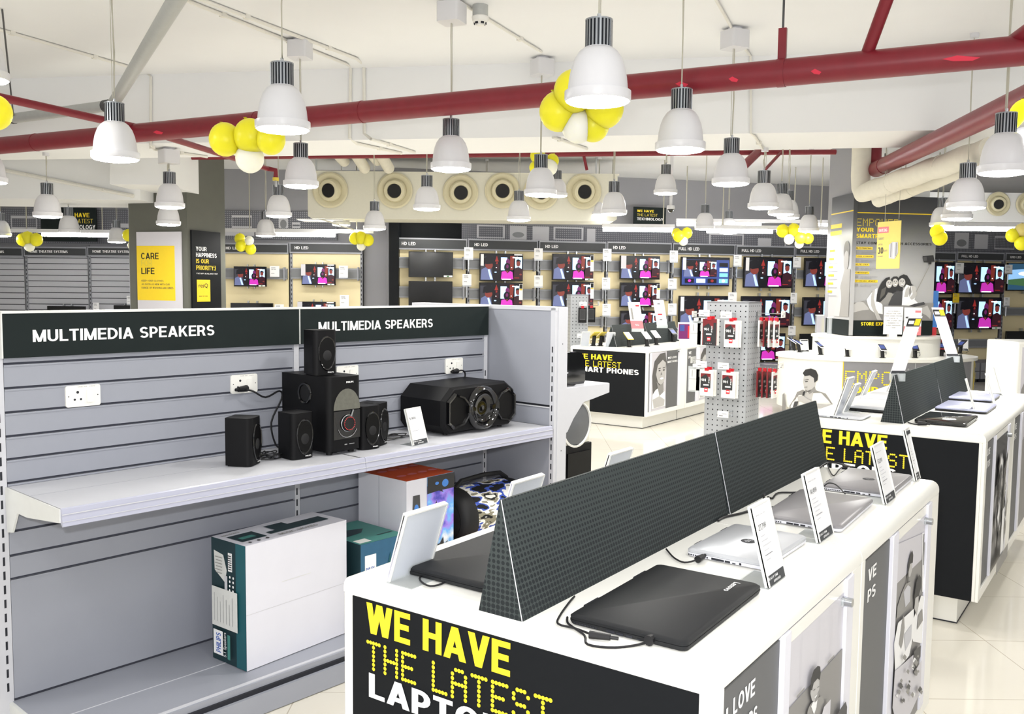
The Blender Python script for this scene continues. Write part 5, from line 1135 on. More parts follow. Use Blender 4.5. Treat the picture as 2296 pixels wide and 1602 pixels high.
def counter(x, y, L, W, label, spec, end=None, far_end=False, art=None, group='white display counters', text=None):
    TB = CH-.04
    t = thing('display_counter', label, 'counter', (x, y, 0), 0, group)
    r = .028; P = [(0, CH-.04)]
    for i in range(6): a = R(90*i/5); P.append((r-r*math.cos(a), CH-r+r*math.sin(a)))
    for i in range(6): a = R(90-90*i/5); P.append((W-r+r*math.cos(a), CH-r+r*math.sin(a)))
    P.append((W, CH-.04)); build(MB().prism(P, 'x', 0, L-.002, 'counter_white'), 'worktop', t, angle=30)
    mb = MB().box(.006, L-.004, .012, W-.004, 1.5e-1, TB, 'counter_white')
    build(mb, 'carcass', t, bevel=.004)
    if end is not None:
        build(MB().box(.0, .012, .014, W, 1.5e-1, TB, 'counter_white'), 'end_frame', t, bevel=.004)
        mb = MB().box(-.002, .004, .028, W-.03, .152, TB-.003, 'panel_black'); S = Sheet(mb, (-.0026, W-.03, .152), (0, -1, 0), (0, 0, 1), W-.058, TB-.155)
        (b1_, h1, e1), (b2_, h2, e2), (b3_, h3, e3) = end; S.text('WE HAVE', .054, b1_, e1, h1, 'ink_yellow', .042); S.dots('THE LATEST', .058, b2_, e2, h2, 'ink_yellow', .52, 10); S.text(text or 'LAPTOPS', .062, b3_, e3, h3, 'ink_white', .042); build(mb, 'end_panel', t)
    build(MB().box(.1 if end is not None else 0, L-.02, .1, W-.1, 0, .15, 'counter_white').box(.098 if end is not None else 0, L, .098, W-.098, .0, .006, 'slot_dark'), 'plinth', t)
    # aisle side
    a0, a1, b0, b1, c1 = spec; y0 = -.0
    build(MB().box(0, a0, .0, .014, 1.5e-1, TB, 'counter_white').box(a0, c1, .0, .014, .15, .2, 'counter_white').box(c1, L-.003, .0, .014, 1.5e-1, TB, 'counter_white'), 'side_frame', t, bevel=.002)
    mb = MB().box(a0, a1, .007, .012, .2, TB-.015, 'panel_grey'); S = Sheet(mb, (a0, .0065, .2), (1, 0, 0), (0, 0, 1), a1-a0, TB-.215)
    if a0 >= .045: S.text('LOVE', .19, .91, .36, .048, 'ink_white', .04); S.text('I', .08, .9, .03, .048, 'ink_white', .04); S.text('LAPTOPS', .05, .825, .55, .048, 'ink_white', .04)
    else: S.text('VE', .2, .907, .29, .05, 'ink_white', .04); S.text('PS', .2, .825, .29, .05, 'ink_white', .04)
    build(mb, 'sliding_door', t)
    build(MB().box(a1, b0, -.004, .012, .2, TB-.004, 'counter_side'), 'door_stile', t, bevel=.002)
    mb = MB().box(b0, b1, .002, .01, .2, TB-.004, 'photo_pale'); S = Sheet(mb, (b0, .0016, .2), (1, 0, 0), (0, 0, 1), b1-b0, TB-.204, .0006); (art or (lambda S, M: None))(S, Matrix.Translation((x, y, 0))); k = build(mb, 'photo_door', t)
    build(MB().cyl((b1-.012, .002, .845), (b1-.012, -.022, .845), .011, 'steel', 18).box(b1-.025, b1+.001, -.004, .002, .835, .855, 'acrylic'), 'lock', k)
    build(MB().box(b1, c1, -.006, .012, .2, TB-.004, 'counter_side').box(b1-.0, b1+.004, .0, .012, .2, TB-.004, 'slot_dark'), 'door_stile', t, bevel=.002)
    return t
def art1(S, M=None):
    S.rect(0, .955, 1, 1, 'counter_white'); S.rect(0, 0, 1, .75, 'skin_grey'); S.rect(0, .75, 1, .752, 'cloth_mid')
    for x in (.2, .5, .74, .9): S.rect(x, .752, x+.003, .955, 'ink_pale')
    for x in (.12, .66): S.rect(x, .765, x+.13, .772, 'cloth_mid')
    Q = lambda m, *p: S.tr(M, p, m, 1700, 1180, 3.795)
    Q('cloth_mid', (385, 1640), (400, 1560), (415, 1525), (440, 1490), (475, 1465), (520, 1440), (538, 1490), (535, 1640)); Q('ink_white', (425, 1530), (440, 1495), (480, 1468), (470, 1540), (450, 1600))
    Q('skin_pale', (424, 1350), (470, 1290), (494, 1300), (492, 1380), (476, 1440), (452, 1492), (430, 1480), (416, 1420)); Q('skin_grey', (470, 1440), (492, 1385), (488, 1440), (470, 1480), (452, 1495))
    Q('hair_dark', (414, 1390), (418, 1290), (440, 1220), (475, 1183), (496, 1190), (500, 1245), (492, 1305), (474, 1290), (440, 1330), (426, 1390)); Q('hair_dark', (436, 1392), (452, 1376), (452, 1381), (437, 1397)); Q('hair_dark', (468, 1366), (482, 1352), (482, 1357), (469, 1371)); Q('ink_white', (440, 1448), (466, 1424), (460, 1440), (445, 1455))
    Q('photo_pale', (490, 1640), (520, 1530), (578, 1465), (570, 1640)); Q('cloth_dark', (625, 1640), (640, 1580), (670, 1530), (705, 1485), (716, 1530), (712, 1640))
def art2(S, M=None):
    S.rect(0, .955, 1, 1, 'counter_white'); S.rect(0, 0, 1, .82, 'skin_grey')
    Q = lambda m, *p: S.tr(M, [(x+dx, y) for x, y in p], m, 1700, 1180, 3.795)
    if M.translation.x > 4: dark2(S); return
    dx = 0
    Q('photo_pale', (1175, 490), (1385, 285), (1400, 60), (1190, 150)); Q('ink_white', (1388, 560), (1390, 60), (1404, 60), (1402, 560)); Q('cloth_dark', (1400, 70), (1406, 65), (1398, 330), (1393, 335))
    Q('cloth_mid', (1175, 680), (1210, 570), (1245, 490), (1290, 470), (1302, 560), (1292, 660), (1200, 770), (1165, 790)); Q('ink_pale', (1225, 560), (1262, 500), (1285, 520), (1280, 640), (1240, 690)); Q('skin_pale', (1262, 360), (1296, 290), (1296, 370), (1280, 430), (1262, 430)); Q('hair_dark', (1250, 490), (1262, 320), (1280, 240), (1296, 205), (1304, 245), (1300, 310), (1278, 320), (1264, 390), (1262, 470))
    Q('ink_white', (1290, 830), (1325, 730), (1370, 590), (1412, 600), (1402, 800), (1390, 1000), (1300, 980)); Q('skin_pale', (1310, 700), (1318, 610), (1345, 590), (1348, 670), (1330, 760)); Q('hair_dark', (1308, 600), (1326, 470), (1350, 408), (1368, 440), (1366, 520), (1346, 590), (1318, 610), (1312, 640))
    Q('cloth_mid', (1340, 760), (1375, 700), (1380, 800), (1330, 880)); Q('ink_white', (1130, 1000), (1165, 820), (1300, 700), (1302, 900), (1260, 1100), (1140, 1250)); Q('cloth_mid', (1170, 1000), (1198, 800), (1214, 745), (1220, 860), (1206, 980), (1190, 1040))
    Q('ink_pale', (1215, 920), (1280, 830), (1275, 960), (1225, 1060)); Q('cloth_dark', (1288, 1230), (1298, 1060), (1356, 1010), (1352, 1110)); Q('photo_pale', (1110, 1540), (1130, 1230), (1290, 1090), (1290, 1250), (1360, 1140), (1352, 1400), (1260, 1600), (1130, 1620))
    rnd = random.Random(3)
    for i in range(26):
        x, y = 1140+rnd.random()*190, 1120+rnd.random()*380; y -= (x-1140)*.35; r = 6+rnd.random()*14
        Q(('cloth_mid', 'cloth_dark', 'ink_white', 'skin_grey')[i % 4], (x-r, y), (x, y-r*1.8), (x+r, y-r*.5), (x+r*.4, y+r*1.6))
def dark2(S):
    S.rect(0, 0, 1, .955, 'cloth_mid'); S.rect(0, .62, 1, .955, 'cloth_dark')
    rnd = random.Random(5)
    for i in range(40):
        x, y = rnd.random()*.8+.1, rnd.random()*.6+.2; r = .04+rnd.random()*.08
        S.poly([(x-r, y), (x, y+r*.9), (x+r, y+r*.2), (x+r*.3, y-r)], ('skin_pale', 'cloth_dark', 'skin_grey', 'ink_white', 'cloth_mid')[i % 5])
    woman(S, .45, .6, .9); S.rect(0, 0, 1, .1, 'cloth_mid')
X1, Y1, W1 = 1.44, .585, .895
counter(X1, Y1, .95, W1, 'near white laptop counter with black WE HAVE THE LATEST LAPTOPS end panel', (.045, .352, .392, .80, .86), end=((.9, .093, .469), (.793, .079, .58), (.703, .075, .52)), art=art1)
counter(X1+.952, Y1, 1.0, W1, 'white counter joined to the far end of the near laptop counter', (.035, .33, .395, .80, .86), art=art2)
X2, Y2 = 4.63, .612
counter(X2, Y2, 1.0, W1, 'second white counter at right with black WE HAVE THE LATEST end panel', (.06, .3, .33, .75, .82), end=((.9, .093, .469), (.793, .079, .58), (.703, .075, .52)), art=art2)
counter(X2+1.002, Y2, 1.0, W1, 'white counter continuing behind the second counter towards the right edge', (.035, .33, .395, .80, .86), art=art1)
def artp(S, M=None):
    S.rect(0, 0, 1, 1, 'photo_pale'); S.rect(.55, .0, 1, 1, 'panel_grey'); S.text('WE LOVE', .6, .86, .34, .035, 'ink_white', .04); S.text('SMART PHONES', .57, .79, .41, .035, 'ink_white', .04)
    S.poly([(.06, .3), (.03, .6), (.1, .85), (.3, .97), (.5, .98), (.55, .8), (.5, .55), (.42, .4), (.45, .2), (.2, .1)], 'hair_mid'); S.poly([(.16, .62), (.22, .78), (.4, .86), (.52, .8), (.52, .6), (.46, .48), (.36, .42), (.24, .48)], 'skin_pale')
    S.poly([(.02, .04), (.04, .28), (.16, .36), (.36, .4), (.5, .3), (.54, .05)], 'ink_white'); S.poly([(.18, .5), (.3, .42), (.44, .46), (.46, .3), (.3, .24)], 'skin_grey'); S.poly([(.05, .2), (.3, .24), (.5, .16), (.48, .06), (.1, .05)], 'skin_pale')
    for x in (.28, .44): S.ell(x, .68, .035, .012, 'hair_dark', 10); S.ell(x, .72, .05, .008, 'hair_mid', 10)
    S.ell(.36, .54, .07, .018, 'ink_white', 12); S.poly([(.35, .66), (.38, .6), (.33, .6)], 'skin_grey')
X3, Y3 = 9.07, 4.575
CHS = CH; CH = .905
t = counter(X3, Y3, 1.0, 1.0, 'white smartphone counter with black WE HAVE THE LATEST SMART PHONES panel', (.03, .06, .1, .78, .84), end=((.852, .085, .505), (.741, .083, .617), (.648, .082, .855)), art=artp, text='SMART PHONES')
counter(X3+1.002, Y3, 1.0, 1.0, 'white counter behind the smartphone counter, partly hidden by the peg stand', (.035, .3, .395, .80, .86), art=artp)
CH = CHS

# ---- dotted triangular boards down the counters
def tri_board(x0, x1, y, z, label, b=.054, h=.236):
    t = thing('display_board', label, 'display board', (x0, y, z), 0, 'dark dotted triangular boards')
    build(MB().prism([(-b, 0), (b, 0), (.003, h), (-.003, h)], 'x', 0, x1-x0, 'halftone'), 'board', t)
    build(MB().tube([(-.0005, -b, 0), (-.0005, 0, h)], .0011, 'ink_pale', 5), 'paper_edge', t)
    return t
tri_board(1.44, 2.488, 1.04, CH, 'near half of the long dark dotted board on the near laptop counter')
tri_board(2.506, 3.46, 1.04, CH, 'far half of the long dark dotted board on the near laptop counter')
tri_board(4.735, 5.70, 1.045, CH, 'near half of the dark dotted board on the second counter')
tri_board(5.705, 6.60, 1.045, CH, 'far half of the dark dotted board on the second counter')
tri_board(9.14, 9.95, 5.08, .905, 'near half of the dark board on the smartphone counter', .075, .25)
tri_board(9.96, 10.8, 5.08, .905, 'far half of the dark board on the smartphone counter', .075, .25)

# ---- closed laptops
def laptop(x, y, z, w, d, rz, label, lid, base, logo=None, ports='l', th=.022, glossy=False, tilt=0):
    t = thing('laptop', label, 'laptop', (x, y, z), rz, 'closed display laptops'); mb = MB()
    n = rrect(w, d, .014, 4); V = [(a*.985, b*.985, .003) for a, b in n] + [(a, b, .009) for a, b in n] + [(a, b, th*.52) for a, b in n]; k = len(n)
    mb.add(V, [(r_*k+i, r_*k+(i+1) % k, (r_+1)*k+(i+1) % k, (r_+1)*k+i) for r_ in range(2) for i in range(k)] + [tuple(range(k))[::-1], tuple(range(2*k, 3*k))], base); build(mb, 'base', t)
    V = [(a*.995, b*.995, th*.55) for a, b in n] + [(a*.997, b*.997, th*.8) for a, b in n] + [(a*.965, b*.955, th) for a, b in n]; mb = MB()
    mb.add(V, [(r_*k+i, r_*k+(i+1) % k, (r_+1)*k+(i+1) % k, (r_+1)*k+i) for r_ in range(2) for i in range(k)] + [tuple(range(k))[::-1], tuple(range(2*k, 3*k))], lid); L = build(mb, 'lid', t)
    mb = MB()
    for px, py in ((-.4, -.4), (.4, -.4), (-.4, .4), (.4, .4)): mb.cyl((px*w, py*d, 0), (px*w, py*d, .004), .006, 'rubber', 8)
    build(mb, 'foot', t)
    mb = MB(); xf = -w/2-.0006
    for yy, wd, hh in ((.34, .06, .003), (.12, .018, .005), (.04, .014, .0045), (-.04, .013, .0045), (-.12, .008, .002), (-.2, .005, .005)):
        if wd > .05:
            for q in range(9): mb.box(xf, xf+.001, yy*d-.026+q*.006, yy*d-.0225+q*.006, .0055, .0085, 'slot_dark')
        else: mb.box(xf, xf+.001, yy*d-wd/2, yy*d+wd/2, .0045, .0045+hh, 'slot_dark')
    build(mb, 'ports', t)
    build(MB().box(-w*.34, -w*.2, d/2-.004, d/2+.001, th*.5, th*.9, 'slot_dark').box(w*.2, w*.34, d/2-.004, d/2+.001, th*.5, th*.9, 'slot_dark'), 'hinge', t)
    if logo:
        mb = MB()
        if logo == 'hp':
            S = Sheet(mb, (-.02, -.02, th+.0003), (-1, 0, 0), (0, -1, 0), 1, 1, .0003); S.O = Vector((.0, 0, th+.0003))
            S.ell(0, 0, .019, .019, 'slot_dark', 28); S.text('hp', -.011, -.011, .022, .02, lid, .01)
        else:
            S = Sheet(mb, (w*.5-.03, -d/2+.052, th+.0004), (-1, 0, 0), (0, -1, 0), 1, 1, .0003); S.text('Lenovo', 0, 0, .066, .014, 'ink_white', .014)
        build(mb, 'logo', L)
    return t
laptop(1.687, .788, CH, .405, .248, R(1), 'big matt black closed laptop in front on the near counter', 'laptop_black', 'laptop_black', 'len')
laptop(2.19, .812, CH, .30, .2, R(-1), 'small silver closed laptop with round logo behind the black one', 'laptop_silver', 'laptop_edge', 'hp')
laptop(2.685, .785, CH, .40, .225, R(2), 'grey closed laptop, third along the near counter', 'laptop_grey', 'laptop_edge', 'hp')
laptop(3.165, .765, CH, .345, .215, R(1), 'grey closed laptop at the far end of the near counter', 'laptop_grey', 'laptop_edge', 'hp')
laptop(1.72, 1.262, CH, .40, .245, R(180), 'black closed laptop on the left side of the near counter', 'laptop_black', 'laptop_black')
def cpos(px, py, z=CH+.01): p = atz(px, py, z); return p.x, p.y
for a, b, w, d, rz, lab, lid, base in (
 ((2049, 945), (2168, 955), .36, .2, 0, 'glossy black closed laptop at the front of the second counter', 'gloss_black', 'gloss_black'),
 ((2095, 917), (2210, 928), .38, .2, 0, 'dark closed laptop behind the glossy one on the second counter', 'laptop_blue', 'tv_black'),
 ((2121, 894), (2222, 902), .36, .2, 0, 'pale lilac closed laptop, third on the second counter', 'laptop_blue', 'tv_black')):
    p, q = cpos(*a), cpos(*b); laptop(p[0]+w/2, (p[1]+q[1])/2, CH, w, abs(p[1]-q[1]), rz, lab, lid, base)
p, q = cpos(1897, 918), cpos(1975, 924); 
t = laptop(p[0]+.2, min(1.38, (p[1]+q[1])/2), CH, .36, .24, 0, 'pale grey laptop with black edge left of the board on the second counter', 'laptop_silver', 'tv_black', th=.032)
laptop(4.80, 1.30, CH, .19, .24, 0, 'small silver tablet at the near left corner of the second counter', 'laptop_silver', 'laptop_silver', th=.012)
laptop(5.75, 1.30, CH, .36, .24, 0, 'silver laptop with chrome edge at the far left of the second counter', 'laptop_silver', 'laptop_edge')
# ---- price stands on the counters
def aisle_stand(x, y, w, label, price=None, h=.17, lean=.045): stand((x, y, CH), 0, w, h, lean, label, price)
aisle_stand(1.978, .664, .108, 'price stand reading 27,799 beside the black laptop', '27,799')
aisle_stand(2.412, .683, .12, 'price stand reading 41,499 between the silver and grey laptops', '41,499')
aisle_stand(2.965, .648, .125, 'price stand in front of the farthest laptop on the near counter', '52,290')
aisle_stand(3.36, .648, .06, 'narrow price stand at the far corner of the near counter, seen edge on')
for x, w, lab in ((1.526, .14, 'blank backed price stand at the near left corner of the near counter'), (1.93, .14, 'blank backed price stand seen over the dotted board, left one'), (2.43, .14, 'blank backed price stand seen over the dotted board, right one')):
    stand((x, 1.362, CH), math.pi, w, .155, .05, lab, back=True)
for px0, py0, px1, py1, yy, hh, lab in (
 (2177, 922, 2195, 930, None, .17, 'thin price stand beside the glossy laptop on the second counter'), (2224, 908, 2236, 912, None, .17, 'thin price stand beside the dark laptop on the second counter'), (2240, 884, 2255, 888, None, .17, 'price stand at the far side of the second counter')):
    x, y = cpos((px0+px1)/2, (py0+py1)/2, CH); stand((x+.02, y, CH), R(10), .1, hh, .05, lab)
for px, py, hh, w, lab in ((1876, 934, .2, .12, 'tall clear price stand at the near left corner of the second counter'), (1893, 924, .15, .1, 'second clear price stand at the left of the second counter'), (1924, 886, .15, .1, 'clear price stand leaning beside the pale grey laptop'), (1992, 878, .15, .1, 'clear price stand left of the dotted board on the second counter')):
    x, y = cpos(px, py, CH); stand((x, min(y, 1.47), CH), math.pi, w, hh, .06, lab, back=True)
# ---- tall cards clipped to the top of boards
def tall_card(x, y, z, rz, w, h, lean, label, paint):
    t = thing('tall_price_card', label, 'price card', (x, y, z), rz, 'tall cards clipped on the boards'); ny = Vector((lean, .03, h)).normalized()
    mb = MB().obox((-w/2, 0, 0), (w, 0, 0), (0, .004, 0), ny*math.hypot(lean, h), 'card_white'); S = Sheet(mb, (-w/2, -.0008, 0), (1, 0, 0), ny, w, math.hypot(lean, h)); paint(S); build(mb, 'card', t)
    build(MB().box(-w/2-.002, w/2+.002, -.012, -.002, -.035, .004, 'acrylic').box(-w/2, w/2, .006, .012, -.03, .004, 'acrylic').box(-.004, .004, -.012, .012, .0, .006, 'acrylic'), 'clip', t)
def pc(S): S.rect(0, 0, 1, .06, 'sign_char'); S.rect(0, .82, 1, .96, 'ink_black'); S.rect(.55, .83, .95, .95, 'ink_yellow'); S.rect(.1, .86, .5, .92, 'ink_white'); S.rect(0, .82, 1, .84, 'cloth_dark')
tall_card(4.80, 1.045, CH+.237, R(-50), .07, .29, .10, 'tall price card with yellow corner on near end of the second counter board', pc)
tall_card(6.30, 1.045, CH+.237, R(-50), .075, .31, -.10, 'tall price card with yellow corner on far end of the second counter board', pc)
def pr(S): S.rect(0, 0, 1, .3, 'ink_pink'); S.rect(.15, .35, .3, .78, 'cloth_mid'); S.rect(.6, .84, .9, .9, 'ink_red'); S.text('5G', .35, .12, .3, .06, 'ink_white')
def pw(S): S.rect(.35, .82, .6, .88, 'ink_grey'); S.rect(.2, .56, .6, .6, 'ink_pale'); S.rect(.25, .4, .65, .46, 'ink_red'); S.rect(.35, .2, .6, .25, 'ink_grey')
tall_card(9.5, 4.93, .905+.2, R(-54), .14, .31, -.05, 'tall red and white price card standing on the smartphone counter board', pr)
tall_card(10.2, 4.96, .905+.22, R(-54), .13, .31, -.05, 'tall white price card further along the smartphone counter board', pw)
# ---- charging cables on the near counter
zc = CH+.005
W3 = lambda px, py, z=zc: atz(px, py, z)
cord([W3(1288, 1338), W3(1276, 1352), W3(1255, 1382), W3(1252, 1400), W3(1290, 1410), W3(1330, 1425)], 'charging_cable', 'thin black cable with barrel plug lying before the black laptop', .0022, plug=[(W3(1345, 1427, zc+.004), W3(1380, 1432)-W3(1330, 1425), .04, .007)])
cord([W3(1272, 1385), W3(1275, 1400), W3(1310, 1425), W3(1318, 1446), W3(1380, 1453), W3(1445, 1443), W3(1470, 1425, CH+.012)], 'charging_cable', 'black cable looping to the side port of the black laptop', .0024, plug=[(W3(1462, 1432, CH+.012), Vector((1, 0, 0)), .03, .009)])
cord([W3(1494, 1232), W3(1512, 1252), W3(1535, 1262), W3(1560, 1257, CH+.012)], 'charging_cable', 'thin black cable into the small silver laptop', .0022, plug=[(W3(1570, 1252, CH+.012), Vector((1, 0, 0)), .03, .008)])
cord([W3(1610, 1168), W3(1625, 1160), W3(1660, 1152), W3(1700, 1141), W3(1715, 1143)], 'charging_cable', 'thick black cable along the board foot behind the silver laptop', .0036)
cord([W3(1714, 1108, CH+.03), W3(1713, 1122), W3(1722, 1135, CH+.02)], 'charging_cable', 'short black cable from the board to the third laptop', .0036)
cord([W3(1722, 1115), W3(1732, 1118), W3(1745, 1106), W3(1785, 1105), W3(1800, 1100, CH+.02)], 'charging_cable', 'black cable pair lying behind the third laptop', .003)
cord([W3(1828, 1058), W3(1850, 1040), W3(1870, 1038), W3(1890, 1042), W3(1908, 1048, CH+.012)], 'charging_cable', 'thick black cable at the far end of the dotted board', .0036)
cord([W3(1843, 1045), W3(1852, 1036), W3(1860, 1055), W3(1870, 1067), W3(1885, 1050), W3(1903, 1048)], 'charging_cable', 'thin black cable looping before the farthest laptop', .002)
cord([W3(1846, 1092, CH+.025), W3(1858, 1084, CH+.035), W3(1875, 1088, CH+.04), W3(1895, 1108, CH+.025)], 'charging_cable', 'thin cable arching over the third laptop', .002)
cord([W3(945, 1288), W3(942, 1302), W3(965, 1315), W3(1000, 1305), W3(1020, 1280, CH+.02)], 'charging_cable', 'thin cable loop at the left laptop beside the blank price stand', .0022, plug=[(W3(962, 1284, CH+.01), Vector((0, -1, 0)), .03, .008)])
cord([W3(2036, 948), W3(2052, 952), W3(2068, 951)], 'charging_cable', 'black cable with adapter before the glossy laptop on the second counter', .003, plug=[(W3(2068, 950, CH+.012), Vector((0, -1, 0)), .04, .01)])

# ================================================================== phones on stands
def phone(p, rz, label, dark=True, h=.115, case='gloss_black'):
    s = thing('phone_stand', 'security stand holding the ' + label, 'phone stand', p, rz, 'black phone security stands')
    build(MB().cyl((0, 0, 0), (0, .0, .006), .035, 'rubber', 16).cyl((0, 0, .004), (.0, .028, h), .022, 'rubber', 14), 'stem', s)
    build(MB().tube([(.02, .02, h*.5), (.06, .05, h*.6), (.07, .07, .03), (.03, .09, .005)], .003, 'cord_black', 6), 'tether', s)
    ph = thing('smartphone', label, 'smartphone', Vector(p)+Vector((-.028*math.sin(rz)*1, .028*math.cos(rz), h)), rz, 'display smartphones')
    ax, ay, az = Vector((.075, 0, 0)), Vector((0, .13, .075)), Vector((0, -.004, .008))
    mb = MB().obox(Vector((-.0375, -.065, -.03)), ax, ay, az, case); build(mb, 'body', ph, bevel=.002)
    S0 = Vector((-.0345, -.06, -.026))+az*1.02; mb = MB(); S = Sheet(mb, S0, ax, ay, .069, .14, .0004); S.rect(0, 0, 1, 1, 'v_dark' if dark else 'ink_white'); S.rect(.1, .2, .9, .75, 'v_menu' if dark else 'ink_pale'); build(mb, 'screen', ph)
FY = YAW-R(90)
for px, py, rz, lab, dk, cs in ((1411, 779, R(-35), 'gold phone in front of the smartphone counter board', False, 'ink_gold'), (1451, 777, R(-35), 'white phone second along the smartphone counter', False, 'card_white'), (1472, 774, R(-35), 'white phone third along the smartphone counter', False, 'card_white'),
   (1510, 767, R(-35), 'dark phone fourth along the smartphone counter', True, 'gloss_black'), (1527, 764, R(-35), 'dark phone farthest along the smartphone counter', True, 'gloss_black'), (1330, 776, R(150), 'gold phone at the left of the smartphone counter, outer one', False, 'ink_gold'), (1346, 776, R(150), 'gold phone at the left of the smartphone counter, inner one', False, 'ink_gold')):
    phone(atz(px, py, .905), rz, lab, dk, case=cs)
for px, py, lab in ((1366, 778, 'grey card beside the smartphone counter board end'), (1310, 776, 'white card stand at the left corner of the smartphone counter')):
    p = atz(px, py, .905); stand(p, R(140), .1, .16, .05, lab, back=True)
# round phone counter round the poster pillar
D0 = 11.5; cc = atd(1969, 640, D0); RC, FC = (cc-CAM).dot(RT0), D0
ra, rb = 1.236, .80; ZT = .774; ZR = 1.022
def oval(a, b, n=64): return [(a*math.sin(2*math.pi*i/n), -b*math.cos(2*math.pi*i/n)) for i in range(n)]
o = BF(RC, FC); t = thing('round_counter', 'white oval phone counter wrapped round the poster pillar', 'counter', o, BYAW)
build(MB().prism(oval(ra-.03, rb-.03), 'z', .12, ZT-.035, 'counter_white', smooth=True), 'body', t, angle=60)
build(MB().prism(oval(ra-.14, rb-.14), 'z', 0, .12, 'counter_white'), 'plinth', t)
build(MB().prism(oval(ra, rb), 'z', ZT-.038, ZT, 'counter_white'), 'countertop', t, bevel=.012, seg=3)
build(MB().prism(oval(.78, .53), 'z', ZT, ZR-.03, 'counter_white'), 'riser', t)
build(MB().prism(oval(.8, .55), 'z', ZR-.03, ZR, 'counter_white'), 'riser_top', t, bevel=.01, seg=3)
class OSheet(Sheet):
    def __init__(s, mb, a, b, t0, t1, z0, z1): s.mb = mb; s.a = a; s.b = b; s.t0 = t0; s.t1 = t1; s.z0 = z0; s.z1 = z1; s.k = 0; s.off = .0003; s.n = Vector((0, 0, 0)); s.w = (a+b)/2*abs(t1-t0); s.h = z1-z0
    def P(s, x, y, k=None):
        th = s.t0+(s.t1-s.t0)*x; e = .002+.0013*s.k; return Vector(((s.a+e)*math.sin(th), -(s.b+e)*math.cos(th), s.z0+(s.z1-s.z0)*y))
    def rect(s, a0, b0, a1, b1, m):
        s.k += 1; n = 16
        for i in range(n): x0, x1 = a0+(a1-a0)*i/n, a0+(a1-a0)*(i+1)/n; s.mb.poly([s.P(x0, b0), s.P(x1, b0), s.P(x1, b1), s.P(x0, b1)], m)
        return s
z0, z1 = .13, ZT-.045
mb = MB(); S = OSheet(mb, ra-.03, rb-.03, R(-32), R(56), z0, z1); S.rect(0, 0, 1, 1, 'ink_grey'); S.rect(0, 0, .006, 1, 'cam_yellow'); S.rect(.455, 0, .459, 1, 'ink_pale')
S.dots('EMPOWER', .022, .565, .51, .245, 'ink_yellow', .5, 8); S.text('YOUR', .022, .385, .21, .135, 'ink_yellow', .05); S.text('SMARTPHONE', .022, .18, .53, .15, 'ink_yellow', .05)
for x in (.41, .49): S.ell(x, .88, .008, .02, 'steel', 10)
build(mb, 'empower_print', t)
mb = MB(); S = OSheet(mb, ra-.03, rb-.03, R(64), R(100), z0, z1); S.rect(0, 0, 1, 1, 'ink_grey'); S.rect(-.05, 0, 0, 1, 'ink_yellow'); S.text('WE', .1, .85, .3, .1, 'ink_yellow', .04); S.text('HAVE', .06, .55, .5, .2, 'ink_yellow', .04); S.dots('LATEST', .06, .25, .6, .22, 'ink_yellow', .5, 8); build(mb, 'side_print', t)
mb = MB(); S = OSheet(mb, ra-.03, rb-.03, R(-84), R(-33), z0, z1)

def ov(x, y):
    px, py = 1740+x/6.964, 700+y/6.964; th = math.asin(max(-.999, min(.999, (px-1969)/214))); D = D0-rb*math.cos(th); z = EYE-(py-632)/FPX*D; return ((th-S.t0)/(S.t1-S.t0), (z-z0)/(z1-z0))
Q = lambda m, *p: S.poly([ov(*q) for q in p], m)
Q('cloth_mid', (190, 1500), (190, 1380), (240, 1250), (265, 1160), (330, 1120), (390, 1185), (480, 1130), (600, 1180), (640, 1250), (690, 1340), (700, 1400), (560, 1500)); Q('skin_pale', (330, 1140), (390, 1185), (450, 1150), (430, 1300), (350, 1320))
Q('skin_grey', (370, 1110), (460, 1060), (485, 1140), (400, 1190)); Q('skin_pale', (336, 900), (400, 895), (455, 930), (470, 1000), (470, 1060), (435, 1115), (385, 1140), (350, 1115), (338, 1060), (328, 990))
Q('hair_dark', (322, 860), (350, 805), (415, 785), (475, 815), (502, 890), (498, 970), (462, 1010), (452, 935), (405, 895), (345, 908)); Q('hair_dark', (352, 990), (385, 985), (385, 995), (353, 1000)); Q('hair_mid', (345, 965), (395, 955), (395, 963), (346, 974)); Q('cloth_mid', (345, 1078), (385, 1072), (380, 1085), (350, 1090)); Q('hair_mid', (355, 1120), (385, 1142), (432, 1115), (410, 1150), (375, 1155))
Q('skin_pale', (280, 1230), (330, 1210), (400, 1275), (500, 1340), (620, 1350), (690, 1340), (700, 1400), (560, 1420), (440, 1380), (330, 1310), (285, 1290)); Q('hair_dark', (340, 1150), (368, 1145), (350, 1215), (330, 1215)); Q('cloth_dark', (250, 1310), (292, 1305), (275, 1400), (232, 1410)); Q('ink_white', (225, 1440), (330, 1400), (410, 1380), (430, 1440), (330, 1490)); Q('skin_grey', (135, 1480), (135, 1200), (150, 1170), (160, 1330), (172, 1480))
build(mb, 'man_print', t)
for px, py, rz, lab, dk, cs in ((1781, 786, .9, 'dark phone at the left end of the round counter, rear one', True, 'laptop_edge'), (1793, 790, .9, 'dark phone at the left end of the round counter, front one', True, 'laptop_edge'), (1840, 796, .5, 'phone left of the middle on the round counter', True, 'laptop_edge'), (1900, 800, .1, 'white phone near the centre left of the round counter', False, 'card_white'),
   (1979, 803, 0, 'dark phone in the centre of the round counter', True, 'laptop_edge'), (2052, 803, -.2, 'dark phone right of centre on the round counter', True, 'gloss_black'), (2111, 799, -.7, 'red edged phone at the right of the round counter', True, 'ink_red'), (2152, 793, -1, 'dark phone at the right end of the round counter', True, 'gloss_black')):
    phone(atz(px, py, ZT), FY+rz, lab, dk, case=cs)
